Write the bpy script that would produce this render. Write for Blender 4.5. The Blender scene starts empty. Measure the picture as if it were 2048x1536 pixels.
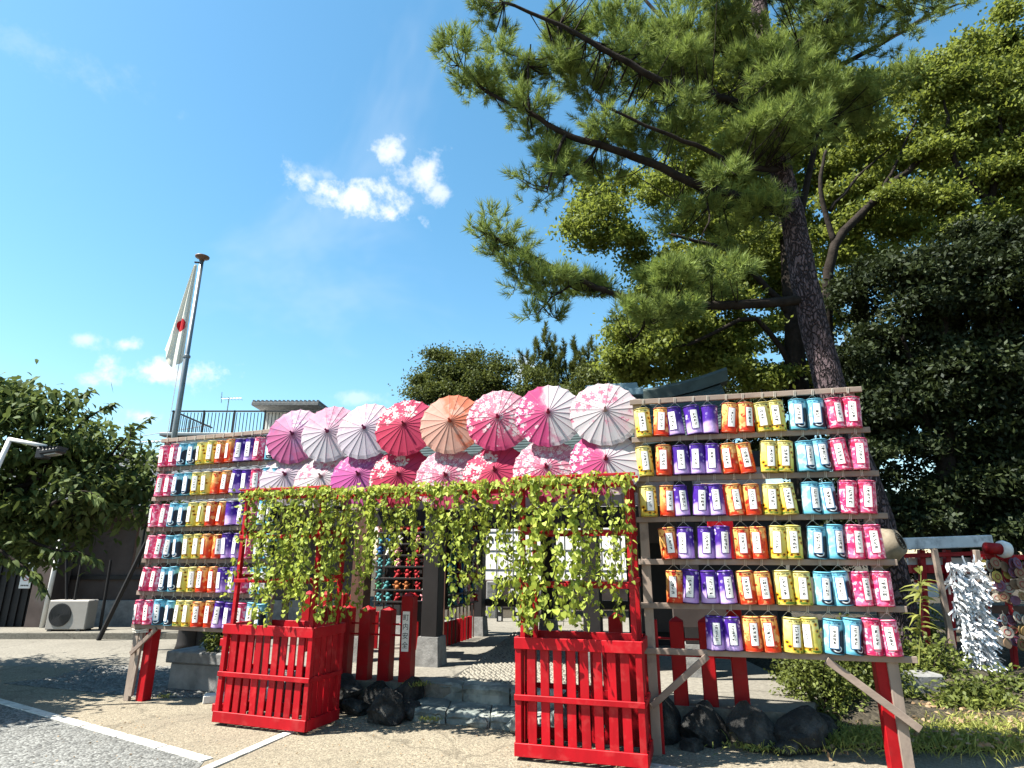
import bpy, bmesh, math, random
import numpy as np
from mathutils import Vector, Matrix
R = math.radians
rng = np.random.default_rng(7)
random.seed(7)
S = bpy.context.scene
COL = S.collection

# ------------------------------------------------------------------ camera
EYE = 1.5
PITCH = math.atan(347 / 1207)
cd = bpy.data.cameras.new('camera'); cam = bpy.data.objects.new('camera', cd); COL.objects.link(cam)
cd.sensor_width = 36; cd.lens = 36 * 1207 / 2048; cd.clip_end = 2000; cd.clip_start = .05
cam.location = (0, 0, EYE); cam.rotation_euler = (R(90) + PITCH, 0, 0)
S.camera = cam
# ------------------------------------------------------------------ sky and sun
SUN_EL, SUN_FRONT = R(57), R(15)
sdir = Vector((-math.cos(SUN_EL) * math.cos(SUN_FRONT), -math.cos(SUN_EL) * math.sin(SUN_FRONT), math.sin(SUN_EL)))
sl = bpy.data.lights.new('sun', 'SUN'); sl.energy = 5.0; sl.angle = R(.53); sl.color = (1, .95, .86)
so = bpy.data.objects.new('sun', sl); COL.objects.link(so)
so.rotation_euler = (-sdir).to_track_quat('-Z', 'Y').to_euler(); so.location = sdir * 60
S.view_settings.view_transform = 'Standard'; S.view_settings.look = 'None'
S.view_settings.exposure = 1.9; S.view_settings.gamma = 1; S.view_settings.use_curve_mapping = False

def pt(px, py, Y):
    """site survey: the point seen at photo position (px,py) standing Y metres ahead"""
    u = (px - 1024) / 1207; v = -(py - 768) / 1207; c, s = math.cos(PITCH), math.sin(PITCH)
    dy, dz = c - v * s, s + v * c
    t = Y / dy
    return Vector((u * t, Y, EYE + dz * t))

class T:
    """tiny node-tree helper"""
    def __init__(s, nt): s.nt = nt
    def n(s, t, **kw):
        nd = s.nt.nodes.new(t)
        for k, v in kw.items():
            if k.startswith('i_'):
                nd.inputs[int(k[2:])].default_value = v
            else: setattr(nd, k, v)
        return nd
    def l(s, a, b): s.nt.links.new(a, b)
    def m(s, op, a, b=None, c=None, clamp=False):
        nd = s.nt.nodes.new('ShaderNodeMath'); nd.operation = op; nd.use_clamp = clamp
        for i, x in enumerate((a, b, c)):
            if x is None: continue
            if isinstance(x, (int, float)): nd.inputs[i].default_value = x
            else: s.l(x, nd.inputs[i])
        return nd.outputs[0]
    def mix(s, f, a, b, mode='MIX'):
        nd = s.nt.nodes.new('ShaderNodeMix'); nd.data_type = 'RGBA'; nd.blend_type = mode
        for i, x in ((0, f), (6, a), (7, b)):
            if isinstance(x, (int, float)): nd.inputs[i].default_value = x
            elif isinstance(x, (tuple, list)): nd.inputs[i].default_value = (*x[:3], 1)
            else: s.l(x, nd.inputs[i])
        return nd.outputs[2]
    def noise(s, vec, scale, detail=3, rough=.55, dist=0):
        nd = s.n('ShaderNodeTexNoise'); nd.inputs['Scale'].default_value = scale; nd.inputs['Detail'].default_value = detail
        nd.inputs['Roughness'].default_value = rough; nd.inputs['Distortion'].default_value = dist
        if vec is not None: s.l(vec, nd.inputs['Vector'])
        return nd
    def vor(s, vec, scale, feature='F1', rnd=1):
        nd = s.n('ShaderNodeTexVoronoi'); nd.feature = feature; nd.inputs['Scale'].default_value = scale
        nd.inputs['Randomness'].default_value = rnd
        if vec is not None: s.l(vec, nd.inputs['Vector'])
        return nd
    def ramp(s, fac, stops):
        nd = s.n('ShaderNodeValToRGB'); e = nd.color_ramp.elements
        while len(e) < len(stops): e.new(.5)
        for i, (p, c) in enumerate(stops):
            e[i].position = p; e[i].color = (*c[:3], 1) if not isinstance(c, (int, float)) else (c, c, c, 1)
        s.l(fac, nd.inputs[0]); return nd.outputs[0]
    def sstep(s, x, a, b):
        nd = s.n('ShaderNodeMapRange'); nd.interpolation_type = 'SMOOTHSTEP'
        nd.inputs[1].default_value = a; nd.inputs[2].default_value = b; s.l(x, nd.inputs[0]); return nd.outputs[0]

world = bpy.data.worlds.new('World'); S.world = world; world.use_nodes = True
w = T(world.node_tree); world.node_tree.nodes.clear()
sky = w.n('ShaderNodeTexSky'); sky.sky_type = 'NISHITA'; sky.sun_disc = False; sky.sun_elevation = SUN_EL
sky.sun_rotation = R(-105); sky.air_density = 1.15; sky.dust_density = .5; sky.ozone_density = 1.6; sky.altitude = 50
hs = w.n('ShaderNodeHueSaturation'); hs.inputs['Saturation'].default_value = 1.22; hs.inputs['Value'].default_value = 1.06
hs.inputs['Hue'].default_value = .482
w.l(sky.outputs[0], hs.inputs['Color'])
tc = w.n('ShaderNodeTexCoord'); gen = tc.outputs['Generated']
wn = w.noise(gen, 9, 6, .62, .4); wn2 = w.noise(gen, 26, 5, .6)
acc = None
# small fair-weather cumulus: direction (photo survey), half width, half height, opacity
for px, py, hw, hh, op in [(695, 392, 120, 46, .95), (640, 400, 60, 26, .5), (845, 350, 52, 46, .8), (790, 302, 52, 26, .8), (875, 385, 26, 24, .7), (320, 742, 100, 38, 1), (255, 690, 55, 20, .8), (160, 675, 30, 18, .6), (290, 832, 38, 18, .9),
                           (715, 795, 45, 12, .4), (1050, 745, 60, 30, .9), (650, 350, 60, 22, .35), (60, 90, 170, 40, .12), (1750, 700, 120, 40, .6), (-300, 500, 180, 60, .9), (2500, 500, 200, 70, .9)]:
    d = (pt(px, py, 10) - Vector((0, 0, EYE))).normalized()
    ex = Vector((d.y, -d.x, 0)).normalized(); ez = ex.cross(d)
    def dotv(vv):
        nd = w.n('ShaderNodeVectorMath', operation='DOT_PRODUCT'); w.l(gen, nd.inputs[0]); nd.inputs[1].default_value = vv; return nd.outputs['Value']
    k = (pt(px + 1, py, 10) - pt(px, py, 10)).length / (pt(px, py, 10) - Vector((0, 0, EYE))).length
    a = w.m('DIVIDE', dotv(ex), hw * k); b = w.m('DIVIDE', dotv(ez), hh * k)
    r = w.m('SQRT', w.m('ADD', w.m('MULTIPLY', a, a), w.m('MULTIPLY', b, b)))
    front = w.m('GREATER_THAN', dotv(d), 0)
    r2 = w.m('ADD', w.m('ADD', r, w.m('MULTIPLY', w.m('SUBTRACT', wn.outputs[0], .5), 3.2)), w.m('MULTIPLY', w.m('SUBTRACT', wn2.outputs[0], .5), 3.4))
    mk = w.m('MULTIPLY', w.m('MULTIPLY', w.m('SUBTRACT', 1, w.sstep(r2, -.1, 1.2)), op), front)
    acc = mk if acc is None else w.m('MAXIMUM', acc, mk)
wisp = w.noise(gen, 2.2, 5, .6, .5)
acc = w.m('MAXIMUM', acc, w.m('MULTIPLY', w.sstep(wisp.outputs[0], .55, .8), .2))
skyc = w.mix(acc, hs.outputs[0], (5.2, 5.4, 5.6))
bg = w.n('ShaderNodeBackground'); w.l(skyc, bg.inputs[0]); bg.inputs[1].default_value = .062
wo = w.n('ShaderNodeOutputWorld'); w.l(bg.outputs[0], wo.inputs[0])

# ------------------------------------------------------------------ materials
MATS = {}
ALB = .47
def newmat(name):
    m = bpy.data.materials.new(name); m.use_nodes = True; m.node_tree.nodes.clear(); MATS[name] = m
    t = T(m.node_tree); out = t.n('ShaderNodeOutputMaterial'); return m, t, out
def principled(t, out, col=None, rough=.6, spec=.3, metal=0):
    b = t.n('ShaderNodeBsdfPrincipled'); b.inputs['Roughness'].default_value = rough; b.inputs['Metallic'].default_value = metal
    b.inputs['Specular IOR Level'].default_value = spec
    if col is not None:
        if isinstance(col, tuple): b.inputs['Base Color'].default_value = (*col, 1)
        else: t.l(col, b.inputs['Base Color'])
    t.l(b.outputs[0], out.inputs[0]); return b
def bump(t, b, h, strength=.4, dist=.01):
    n = t.n('ShaderNodeBump'); n.inputs['Strength'].default_value = strength; n.inputs['Distance'].default_value = dist
    t.l(h, n.inputs['Height']); t.l(n.outputs[0], b.inputs['Normal'])
def surf(name, col, rough=.7, scale=8, var=.35, bmp=.3, bscale=None, bdist=.006, spec=.3, dirt=None, stretch=None, perobj=.12, metal=0):
    m, t, out = newmat(name)
    c = t.n('ShaderNodeTexCoord'); vec = c.outputs['Object']
    if stretch:
        mp = t.n('ShaderNodeMapping'); mp.inputs['Scale'].default_value = stretch; t.l(vec, mp.inputs[0]); vec = mp.outputs[0]
    oi = t.n('ShaderNodeObjectInfo')
    off = t.n('ShaderNodeVectorMath', operation='ADD'); t.l(vec, off.inputs[0])
    cmb = t.n('ShaderNodeCombineXYZ'); t.l(t.m('MULTIPLY', oi.outputs['Random'], 37), cmb.inputs[0]); t.l(cmb.outputs[0], off.inputs[1]); vec = off.outputs[0]
    nz = t.noise(vec, scale, 5, .6)
    col = tuple(x * (ALB if max(col) < .6 or min(col) < .3 else .8) for x in col)
    lo = tuple(x * (1 - var) for x in col); hi = tuple(min(1, x * (1 + var * .6)) for x in col)
    cc = t.ramp(nz.outputs[0], [(.3, lo), (.7, hi)])
    if dirt:
        n2 = t.noise(c.outputs['Object'], dirt[1], 4, .65)
        cc = t.mix(t.m('MULTIPLY', t.sstep(n2.outputs[0], .5, .68), dirt[2]), cc, dirt[0])
    v = t.m('ADD', t.m('MULTIPLY', oi.outputs['Random'], 2 * perobj), 1 - perobj)
    vv = t.n('ShaderNodeVectorMath', operation='SCALE'); t.l(cc, vv.inputs[0]); t.l(v, vv.inputs[3])
    b = principled(t, out, vv.outputs[0], rough, spec, metal)
    if bmp:
        nb = t.noise(vec, bscale or scale * 3, 6, .65); bump(t, b, nb.outputs[0], bmp, bdist)
    return m
def wear_paint(name, col, under, seed):
    m, t, out = newmat(name); c = t.n('ShaderNodeTexCoord'); g = t.n('ShaderNodeNewGeometry'); oi = t.n('ShaderNodeObjectInfo')
    sp = t.n('ShaderNodeSeparateXYZ'); t.l(g.outputs['Position'], sp.inputs[0])
    mp = t.n('ShaderNodeMapping'); mp.inputs['Scale'].default_value = (1, 1, .22); t.l(g.outputs['Position'], mp.inputs[0])
    n1 = t.noise(mp.outputs[0], 26, 5, .7); n2 = t.noise(g.outputs['Position'], 7, 4, .65); n3 = t.noise(g.outputs['Position'], 60, 3, .7)
    v = t.m('ADD', .72, t.m('MULTIPLY', oi.outputs['Random'], .5))
    cc = t.mix(t.sstep(n1.outputs[0], .35, .65), tuple(x * .72 for x in col), tuple(min(1, x * 1.2) for x in col)); sc = t.n('ShaderNodeVectorMath', operation='SCALE'); t.l(cc, sc.inputs[0]); t.l(v, sc.inputs[3])
    cc = t.mix(t.m('MULTIPLY', t.sstep(n2.outputs[0], .5, .7), .45), sc.outputs[0], tuple(x * .5 + .02 for x in col))
    chip = t.m('MULTIPLY', t.sstep(n3.outputs[0], .62, .66), t.sstep(n2.outputs[0], .52, .6)); cc = t.mix(t.m('MULTIPLY', chip, .8), cc, under)
    low = t.m('MULTIPLY', t.m('SUBTRACT', 1, t.sstep(t.m('ADD', sp.outputs[2], t.m('MULTIPLY', n2.outputs[0], .2)), .12, .32)), .55); cc = t.mix(low, cc, (.09, .05, .04))
    b = principled(t, out, cc, .5, .22); bump(t, b, t.m('ADD', n1.outputs[0], t.m('MULTIPLY', chip, -.6)), .45, .004); return m
RED = wear_paint('red_planter_paint', (.31, .0022, .011), (.20, .12, .09), 1)
REDOLD = wear_paint('red_post_paint', (.27, .0025, .006), (.16, .09, .07), 2)
def leafmat(name, c1, c2, trans=.35, rough=.45, gloss=.06, nsc=2.2):
    gloss = .012; rough = .6; c1 = tuple(x * .74 for x in c1); c2 = tuple(x * .78 for x in c2)
    m, t, out = newmat(name)
    g = t.n('ShaderNodeNewGeometry'); rnd = g.outputs['Random Per Island']
    c = t.n('ShaderNodeTexCoord'); nz = t.noise(c.outputs['Object'], .9, 2)
    nz2 = t.noise(c.outputs['Object'], nsc, 3)
    f = t.m('ADD', t.m('MULTIPLY', rnd, .45), t.m('ADD', t.m('MULTIPLY', t.sstep(nz2.outputs[0], .3, .7), .45), t.m('MULTIPLY', nz.outputs[0], .15)), clamp=True)
    cc = t.mix(f, c1, c2)
    d = t.n('ShaderNodeBsdfDiffuse'); t.l(cc, d.inputs[0])
    tr = t.n('ShaderNodeBsdfTranslucent'); t.l(t.mix(.5, cc, tuple(min(1, x * 1.8) for x in c2)), tr.inputs[0])
    gl = t.n('ShaderNodeBsdfGlossy'); gl.inputs['Roughness'].default_value = rough; gl.inputs[0].default_value = (.9, .95, 1, 1)
    m1 = t.n('ShaderNodeMixShader'); m1.inputs[0].default_value = trans; t.l(d.outputs[0], m1.inputs[1]); t.l(tr.outputs[0], m1.inputs[2])
    m2 = t.n('ShaderNodeMixShader'); m2.inputs[0].default_value = gloss; t.l(m1.outputs[0], m2.inputs[1]); t.l(gl.outputs[0], m2.inputs[2])
    t.l(m2.outputs[0], out.inputs[0]); return m

RED = surf('red_paint', (.66, .005, .016), .5, 5, .28, .25, 30, .002, .2, dirt=((.35, .03, .03), 9, .5), stretch=(1, 1, .25))
REDOLD = surf('worn_red_paint', (.58, .005, .012), .55, 4, .3, .3, 25, .003, .2, dirt=((.22, .02, .02), 6, .6))
WOOD = surf('weathered_timber', (.46, .355, .29), .8, 6, .35, .5, 40, .003, .2, dirt=((.16, .12, .10), 5, .6), stretch=(.3, 1, 1))
WOODV = surf('weathered_timber_upright', (.48, .38, .31), .8, 6, .35, .5, 40, .003, .2, dirt=((.12, .09, .08), 5, .6), stretch=(1, 1, .25))
DARKWOOD = surf('dark_timber', (.022, .019, .020), .6, 5, .4, .4, 25, .003, .3)
BROWNWOOD = surf('brown_timber', (.16, .075, .05), .65, 5, .4, .4, 25, .003, .3)
STRING = surf('string', (.62, .58, .5), .9, 30, .2, 0)
STONE = surf('grey_stone', (.36, .36, .35), .85, 10, .35, .6, 40, .01, .2)
ROCK = surf('dark_rock', (.052, .052, .050), .9, 9, .7, 1, 22, .05, .25, dirt=((.12, .115, .105), 4, .5))
STEPST = surf('blue_grey_step_stone', (.27, .31, .29), .7, 5, .4, .8, 18, .012, .3, dirt=((.42, .43, .37), 3, .6))
PEB = surf('pebble_stone', (.40, .37, .30), .7, 40, .4, .3, 60, .003, .3, perobj=0)
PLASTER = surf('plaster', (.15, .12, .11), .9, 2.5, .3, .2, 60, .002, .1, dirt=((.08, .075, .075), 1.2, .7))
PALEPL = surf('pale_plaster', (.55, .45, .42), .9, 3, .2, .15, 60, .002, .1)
WHITE = surf('white_paint', (.75, .74, .72), .6, 5, .1, .1, 60, .001, .3)
GREYMET = surf('galvanised_metal', (.42, .45, .46), .4, 9, .15, .05, 60, .001, .5, metal=.6)
BLACK = surf('black_metal', (.02, .022, .026), .5, 9, .3, 0, spec=.4)
COPPER = surf('verdigris_copper', (.085, .12, .118), .7, 4, .4, .3, 20, .004, .2, dirt=((.025, .035, .04), 3, .8))
BLUESHEET = surf('pale_blue_sheet', (.27, .42, .50), .5, 3, .15, .1, 20, .002, .4)
ROOFT = surf('grey_roof_tile', (.20, .21, .22), .5, 6, .4, .3, 30, .003, .4)
AC = surf('ivory_plastic', (.56, .53, .49), .5, 3, .12, 0)
BARKP = surf('pine_bark', (.105, .075, .066), .95, 7, .6, 1, 9, .06, .1, stretch=(1, 1, .35), dirt=((.20, .13, .11), 6, .7))
def bark_mat(name, plate, crack):
    m, t, out = newmat(name); c = t.n('ShaderNodeTexCoord'); mp = t.n('ShaderNodeMapping'); mp.inputs['Scale'].default_value = (1, 1, .42); t.l(c.outputs['Object'], mp.inputs[0])
    nw = t.noise(mp.outputs[0], 6, 3); wp = t.n('ShaderNodeVectorMath', operation='MULTIPLY_ADD'); t.l(nw.outputs['Color'], wp.inputs[0]); wp.inputs[1].default_value = (.26, .26, .26); t.l(mp.outputs[0], wp.inputs[2])
    v = t.vor(wp.outputs[0], 19, 'DISTANCE_TO_EDGE'); f = t.vor(wp.outputs[0], 19); n = t.noise(c.outputs['Object'], 30, 5, .7)
    e = t.sstep(v.outputs[0], .0, .2); sc = t.n('ShaderNodeSeparateColor'); t.l(f.outputs['Color'], sc.inputs[0])
    col = t.mix(t.m('MULTIPLY', sc.outputs[0], n.outputs[0]), plate, tuple(x * 2.1 for x in plate)); col = t.mix(e, crack, col)
    b = principled(t, out, col, .95, .1); bump(t, b, t.m('ADD', e, t.m('MULTIPLY', n.outputs[0], .5)), 1, .05); return m
BARKP = bark_mat('scaly_pine_bark', (.085, .062, .066), (.028, .022, .024))
BARK = surf('dark_bark', (.045, .036, .03), .95, 6, .5, .8, 12, .03, .1)
PALEBARK = surf('sawn_wood', (.36, .30, .22), .9, 8, .4, .5, 20, .01, .1)
SOIL = surf('soil', (.12, .095, .07), .95, 6, .5, .8, 30, .02, .05)
PAPER = surf('white_paper', (.80, .81, .83), .8, 20, .08, 0, perobj=.03)
FLAGW = surf('flag_cloth', (.74, .72, .66), .85, 8, .08, .2, 30, .004, .1)
FLAGR = surf('flag_red', (.55, .02, .03), .8, 8, .1, 0)
INK = surf('black_ink', (.015, .015, .018), .7, 9, .1, 0)

def ground_mat(name, base, spk, scale, bmp, patch=None, dist=.008):
    m, t, out = newmat(name); base = tuple(x * .45 for x in base); patch = patch and tuple(x * .45 for x in patch)
    c = t.n('ShaderNodeTexCoord'); v = c.outputs['Object']
    v1 = t.vor(v, scale); n1 = t.noise(v, scale * .6, 4, .7); n2 = t.noise(v, .55, 5, .6); n3 = t.noise(v, 3.2, 5, .65)
    hsv = t.n('ShaderNodeSeparateColor'); t.l(v1.outputs['Color'], hsv.inputs[0])
    col = t.mix(hsv.outputs[0], tuple(x * spk[0] for x in base), tuple(min(1, x * spk[1]) for x in base))
    col = t.mix(t.sstep(n1.outputs[0], .45, .75), col, tuple(x * .55 for x in base))
    col = t.mix(t.m('MULTIPLY', t.sstep(n2.outputs[0], .42, .7), .55), col, tuple(x * .66 for x in base))
    col = t.mix(t.m('MULTIPLY', t.sstep(n3.outputs[0], .5, .72), .4), col, patch or tuple(x * .7 for x in base))
    n4 = t.noise(v, 1.1, 3, .5, 1.5); wv = t.n('ShaderNodeVectorMath', operation='MULTIPLY_ADD'); t.l(n3.outputs['Color'], wv.inputs[0]); wv.inputs[1].default_value = (.5, .5, 0); t.l(v, wv.inputs[2])
    ck = t.vor(wv.outputs[0], .55, 'DISTANCE_TO_EDGE'); col = t.mix(t.m('MULTIPLY', t.m('SUBTRACT', 1, t.sstep(ck.outputs[0], .0, .012)), .45), col, tuple(x * .3 for x in base))
    col = t.mix(t.m('MULTIPLY', t.sstep(n4.outputs[0], .6, .68), .35), col, tuple(x * .5 for x in base))
    b = principled(t, out, col, .9, .15); bump(t, b, t.m('SUBTRACT', 1, v1.outputs['Distance']), bmp, dist); return m
PAVE = ground_mat('exposed_aggregate', (.42, .365, .27), (.62, 1.35), 75, .5, (.30, .25, .19))
ASPH = ground_mat('coarse_asphalt', (.29, .295, .28), (.45, 1.7), 48, .9, (.12, .125, .125), .012)
CONC = ground_mat('old_concrete', (.37, .345, .29), (.85, 1.15), 40, .25, (.26, .24, .2))
GRAV = ground_mat('gravel', (.27, .27, .25), (.45, 1.6), 30, 1, (.17, .17, .16), .02)
DIRT = ground_mat('bare_earth', (.10, .085, .06), (.5, 1.5), 30, .8, (.10, .085, .06), .02)
KERBW = surf('white_edge_stone', (.60, .58, .53), .8, 6, .18, .4, 40, .004, .2, dirt=((.26, .24, .2), 7, .8))

# ------------------------------------------------------------------ mesh helpers
class MB:
    def __init__(s): s.v = []; s.f = []
    def add(s, vs, fs):
        o = len(s.v); s.v += [tuple(x) for x in vs]; s.f += [tuple(i + o for i in q) for q in fs]; return s
    def box(s, c, d, M=None, ch=0):
        hx, hy, hz = d[0] / 2, d[1] / 2, d[2] / 2; c = Vector(c); h = (hx, hy, hz)
        if not ch:
            vs = [Vector((sx * hx, sy * hy, sz * hz)) for sx in (-1, 1) for sy in (-1, 1) for sz in (-1, 1)]
            fs = [(0, 1, 3, 2), (4, 6, 7, 5), (0, 4, 5, 1), (2, 3, 7, 6), (0, 2, 6, 4), (1, 5, 7, 3)]
        else:
            vs = []; ix = {}
            for sx in (-1, 1):
                for sy in (-1, 1):
                    for sz in (-1, 1):
                        for a in range(3):
                            sg = (sx, sy, sz); ix[sg, a] = len(vs)
                            vs.append(Vector([sg[k] * (h[k] if k == a else h[k] - ch) for k in range(3)]))
            fs = []
            for a in range(3):
                b, e = [k for k in range(3) if k != a]
                for sg in (-1, 1):
                    q = []
                    for sb, se in ((-1, -1), (1, -1), (1, 1), (-1, 1)):
                        k = [0, 0, 0]; k[a] = sg; k[b] = sb; k[e] = se; q.append(ix[tuple(k), a])
                    fs.append(q)
            for a, b in ((0, 1), (0, 2), (1, 2)):
                e = 3 - a - b
                for sa in (-1, 1):
                    for sb in (-1, 1):
                        k = [0, 0, 0]; k[a] = sa; k[b] = sb; k1 = k[:]; k1[e] = -1; k2 = k[:]; k2[e] = 1
                        fs.append((ix[tuple(k1), a], ix[tuple(k2), a], ix[tuple(k2), b], ix[tuple(k1), b]))
            for sx in (-1, 1):
                for sy in (-1, 1):
                    for sz in (-1, 1): fs.append([ix[(sx, sy, sz), a] for a in range(3)])
        vs = [(M @ x if M else x) + c for x in vs]
        return s.add(vs, fs)
    def beam(s, a, b, wd, ht, ch=.003, up=(0, 0, 1)):
        a = Vector(a); b = Vector(b); d = b - a; x = d.normalized(); u = Vector(up)
        if abs(x.dot(u)) > .98: u = Vector((0, 1, 0))
        y = u.cross(x).normalized(); z = x.cross(y)
        return s.box((a + b) / 2, (d.length, wd, ht), Matrix((x, y, z)).transposed(), ch)
    def tube(s, ps, rs, n=8, cap=True):
        ps = [Vector(p) for p in ps]
        if isinstance(rs, (int, float)): rs = [rs] * len(ps)
        vs = []; fs = []; u = None
        for i, p in enumerate(ps):
            d = (ps[min(i + 1, len(ps) - 1)] - ps[max(i - 1, 0)]).normalized()
            if u is None: u = d.orthogonal().normalized()
            else: u = (u - d * u.dot(d)).normalized()
            q = d.cross(u)
            for k in range(n):
                a = 2 * math.pi * k / n; vs.append(p + (u * math.cos(a) + q * math.sin(a)) * rs[i])
        for i in range(len(ps) - 1):
            for k in range(n): fs.append((i * n + k, i * n + (k + 1) % n, (i + 1) * n + (k + 1) % n, (i + 1) * n + k))
        if cap: fs.append(tuple(reversed(range(n)))); fs.append(tuple((len(ps) - 1) * n + k for k in range(n)))
        return s.add(vs, fs)
    def lathe(s, prof, n=16, c=(0, 0, 0), M=None):
        vs = []; fs = []; c = Vector(c)
        for r, z in prof:
            for k in range(n):
                a = 2 * math.pi * k / n; p = Vector((r * math.cos(a), r * math.sin(a), z)); vs.append((M @ p if M else p) + c)
        m = len(prof)
        for i in range(m - 1):
            for k in range(n): fs.append((i * n + k, i * n + (k + 1) % n, (i + 1) * n + (k + 1) % n, (i + 1) * n + k))
        if prof[0][0] > 1e-4: fs.append(tuple(reversed(range(n))))
        if prof[-1][0] > 1e-4: fs.append(tuple((m - 1) * n + k for k in range(n)))
        return s.add(vs, fs)
    def prism(s, poly, z0, z1):
        n = len(poly)
        vs = [(x, y, z0) for x, y in poly] + [(x, y, z1) for x, y in poly]
        fs = [tuple(reversed(range(n))), tuple(range(n, 2 * n))] + [(i, (i + 1) % n, n + (i + 1) % n, n + i) for i in range(n)]
        return s.add(vs, fs)
    def mesh(s, name, m, smooth=False, fix=True):
        me = bpy.data.meshes.new(name); me.from_pydata([tuple(x) for x in s.v], [], [tuple(f) for f in s.f])
        if fix:
            bm = bmesh.new(); bm.from_mesh(me); bmesh.ops.recalc_face_normals(bm, faces=bm.faces); bm.to_mesh(me); bm.free()
        if smooth: me.polygons.foreach_set('use_smooth', [True] * len(me.polygons))
        me.materials.append(m); return me
    def build(s, name, m, parent=None, smooth=False, **kw):
        return obj(name, s.mesh(name, m, smooth), parent, **kw)
def obj(name, me, parent=None, loc=None, M=None, label=None, cat=None, group=None, kind=None):
    o = bpy.data.objects.new(name, me); COL.objects.link(o)
    if parent: o.parent = parent
    if M is not None: o.matrix_local = M
    elif loc is not None: o.location = loc
    return tag(o, label, cat, group, kind)
def tag(o, label=None, cat=None, group=None, kind=None):
    if label: o['label'] = label
    if cat: o['category'] = cat
    if group: o['group'] = group
    if kind: o['kind'] = kind
    return o
def thing(name, label, cat, loc=(0, 0, 0), group=None, M=None):
    o = bpy.data.objects.new(name, None); COL.objects.link(o); o.empty_display_size = .1
    if M is not None: o.matrix_local = M
    else: o.location = loc
    return tag(o, label, cat, group)
def fast_mesh(name, V, F, m, smooth=False):
    """numpy vertices (n,3) and faces (k,3 or 4)"""
    me = bpy.data.meshes.new(name); V = np.asarray(V, np.float32); F = np.asarray(F, np.int32); k = F.shape[1]
    me.vertices.add(len(V)); me.vertices.foreach_set('co', V.ravel())
    me.loops.add(F.size); me.loops.foreach_set('vertex_index', F.ravel())
    me.polygons.add(len(F)); me.polygons.foreach_set('loop_start', np.arange(0, F.size, k, dtype=np.int32))
    try: me.polygons.foreach_set('loop_total', np.full(len(F), k, np.int32))
    except Exception: pass
    me.update(calc_edges=True); me.validate(); me.materials.append(m)
    if smooth: me.polygons.foreach_set('use_smooth', [True] * len(F))
    return me
def unit(a): return a / np.maximum(np.linalg.norm(a, axis=-1, keepdims=True), 1e-9)
def frame(x, y, z, loc):
    return Matrix(((x[0], y[0], z[0], loc[0]), (x[1], y[1], z[1], loc[1]), (x[2], y[2], z[2], loc[2]), (0, 0, 0, 1)))
ORD = ['first', 'second', 'third', 'fourth', 'fifth', 'sixth', 'seventh', 'eighth', 'ninth', 'tenth', 'eleventh', 'twelfth', 'thirteenth', 'fourteenth', 'fifteenth', 'sixteenth']
PZ = .24            # top of the raised shrine platform

# ------------------------------------------------------------------ ground
def sheet(name, poly, z, m, parent=None):
    me = bpy.data.meshes.new(name); me.from_pydata([(x, y, z) for x, y in poly], [], [tuple(range(len(poly)))]); me.materials.append(m)
    if me.polygons[0].normal.z < 0: me.flip_normals()
    return obj(name, me, parent, kind=None if parent else 'structure')
sheet('ground', [(-400, -60), (400, -60), (400, 600), (-400, 600)], -.012, DIRT)
sheet('plaza_paving', [(-7, -8), (7, -8), (7, 5.35), (3.0, 5.5), (1.2, 6.2), (-1.2, 7.2), (-2.6, 7.3), (-4.1, 7.5), (-5.6, 9.15), (-7.4, 9.5), (-14, 10.5), (-14, -8)], 0, PAVE)
sheet('asphalt_lot', [(-5.80, 7.36), (-2.36, 5.25), (-2.30, 5.02), (-3.35, 3), (-5.8, -2), (-16, -2), (-16, 9.2), (-9, 9.2)], .004, ASPH)
sheet('concrete_path', [(-14, 10.2), (-7.4, 9.3), (-5.2, 9.0), (-2.2, 9.4), (-2.2, 13.1), (-14, 13.1)], -.004, CONC)
sheet('gravel_bed', [(-6.3, 8.2), (-4.2, 7.45), (-3.0, 7.35), (-2.4, 7.6), (-2.4, 9.6), (-5.4, 9.3)], .004, GRAV)
# white edge stones
def edge_line(a, b, wd, n, parent):
    a = Vector((*a, 0)); b = Vector((*b, 0))
    for i in range(n):
        p = a.lerp(b, i / n); q = a.lerp(b, (i + 1) / n - .004)
        MB().beam(p + Vector((0, 0, .004)), q + Vector((0, 0, .004 + random.uniform(-.0015, .0015))), wd, .016, .002).build('edge_stone', KERBW, parent)
e1 = tag(bpy.data.objects.new('edging_line', None), kind='structure'); COL.objects.link(e1)
edge_line((-8.2, 8.86), (-2.32, 5.24), .10, 11, e1)
e2 = tag(bpy.data.objects.new('edging_line', None), kind='structure'); COL.objects.link(e2)
edge_line((-1.9, 6.3), (-2.26, 5.02), .085, 3, e2); edge_line((-2.27, 5.0), (-3.3, 1.2), .085, 6, e2)
edge_line((.9, 5.2), (1.5, 4.86), .09, 1, e2)
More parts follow.
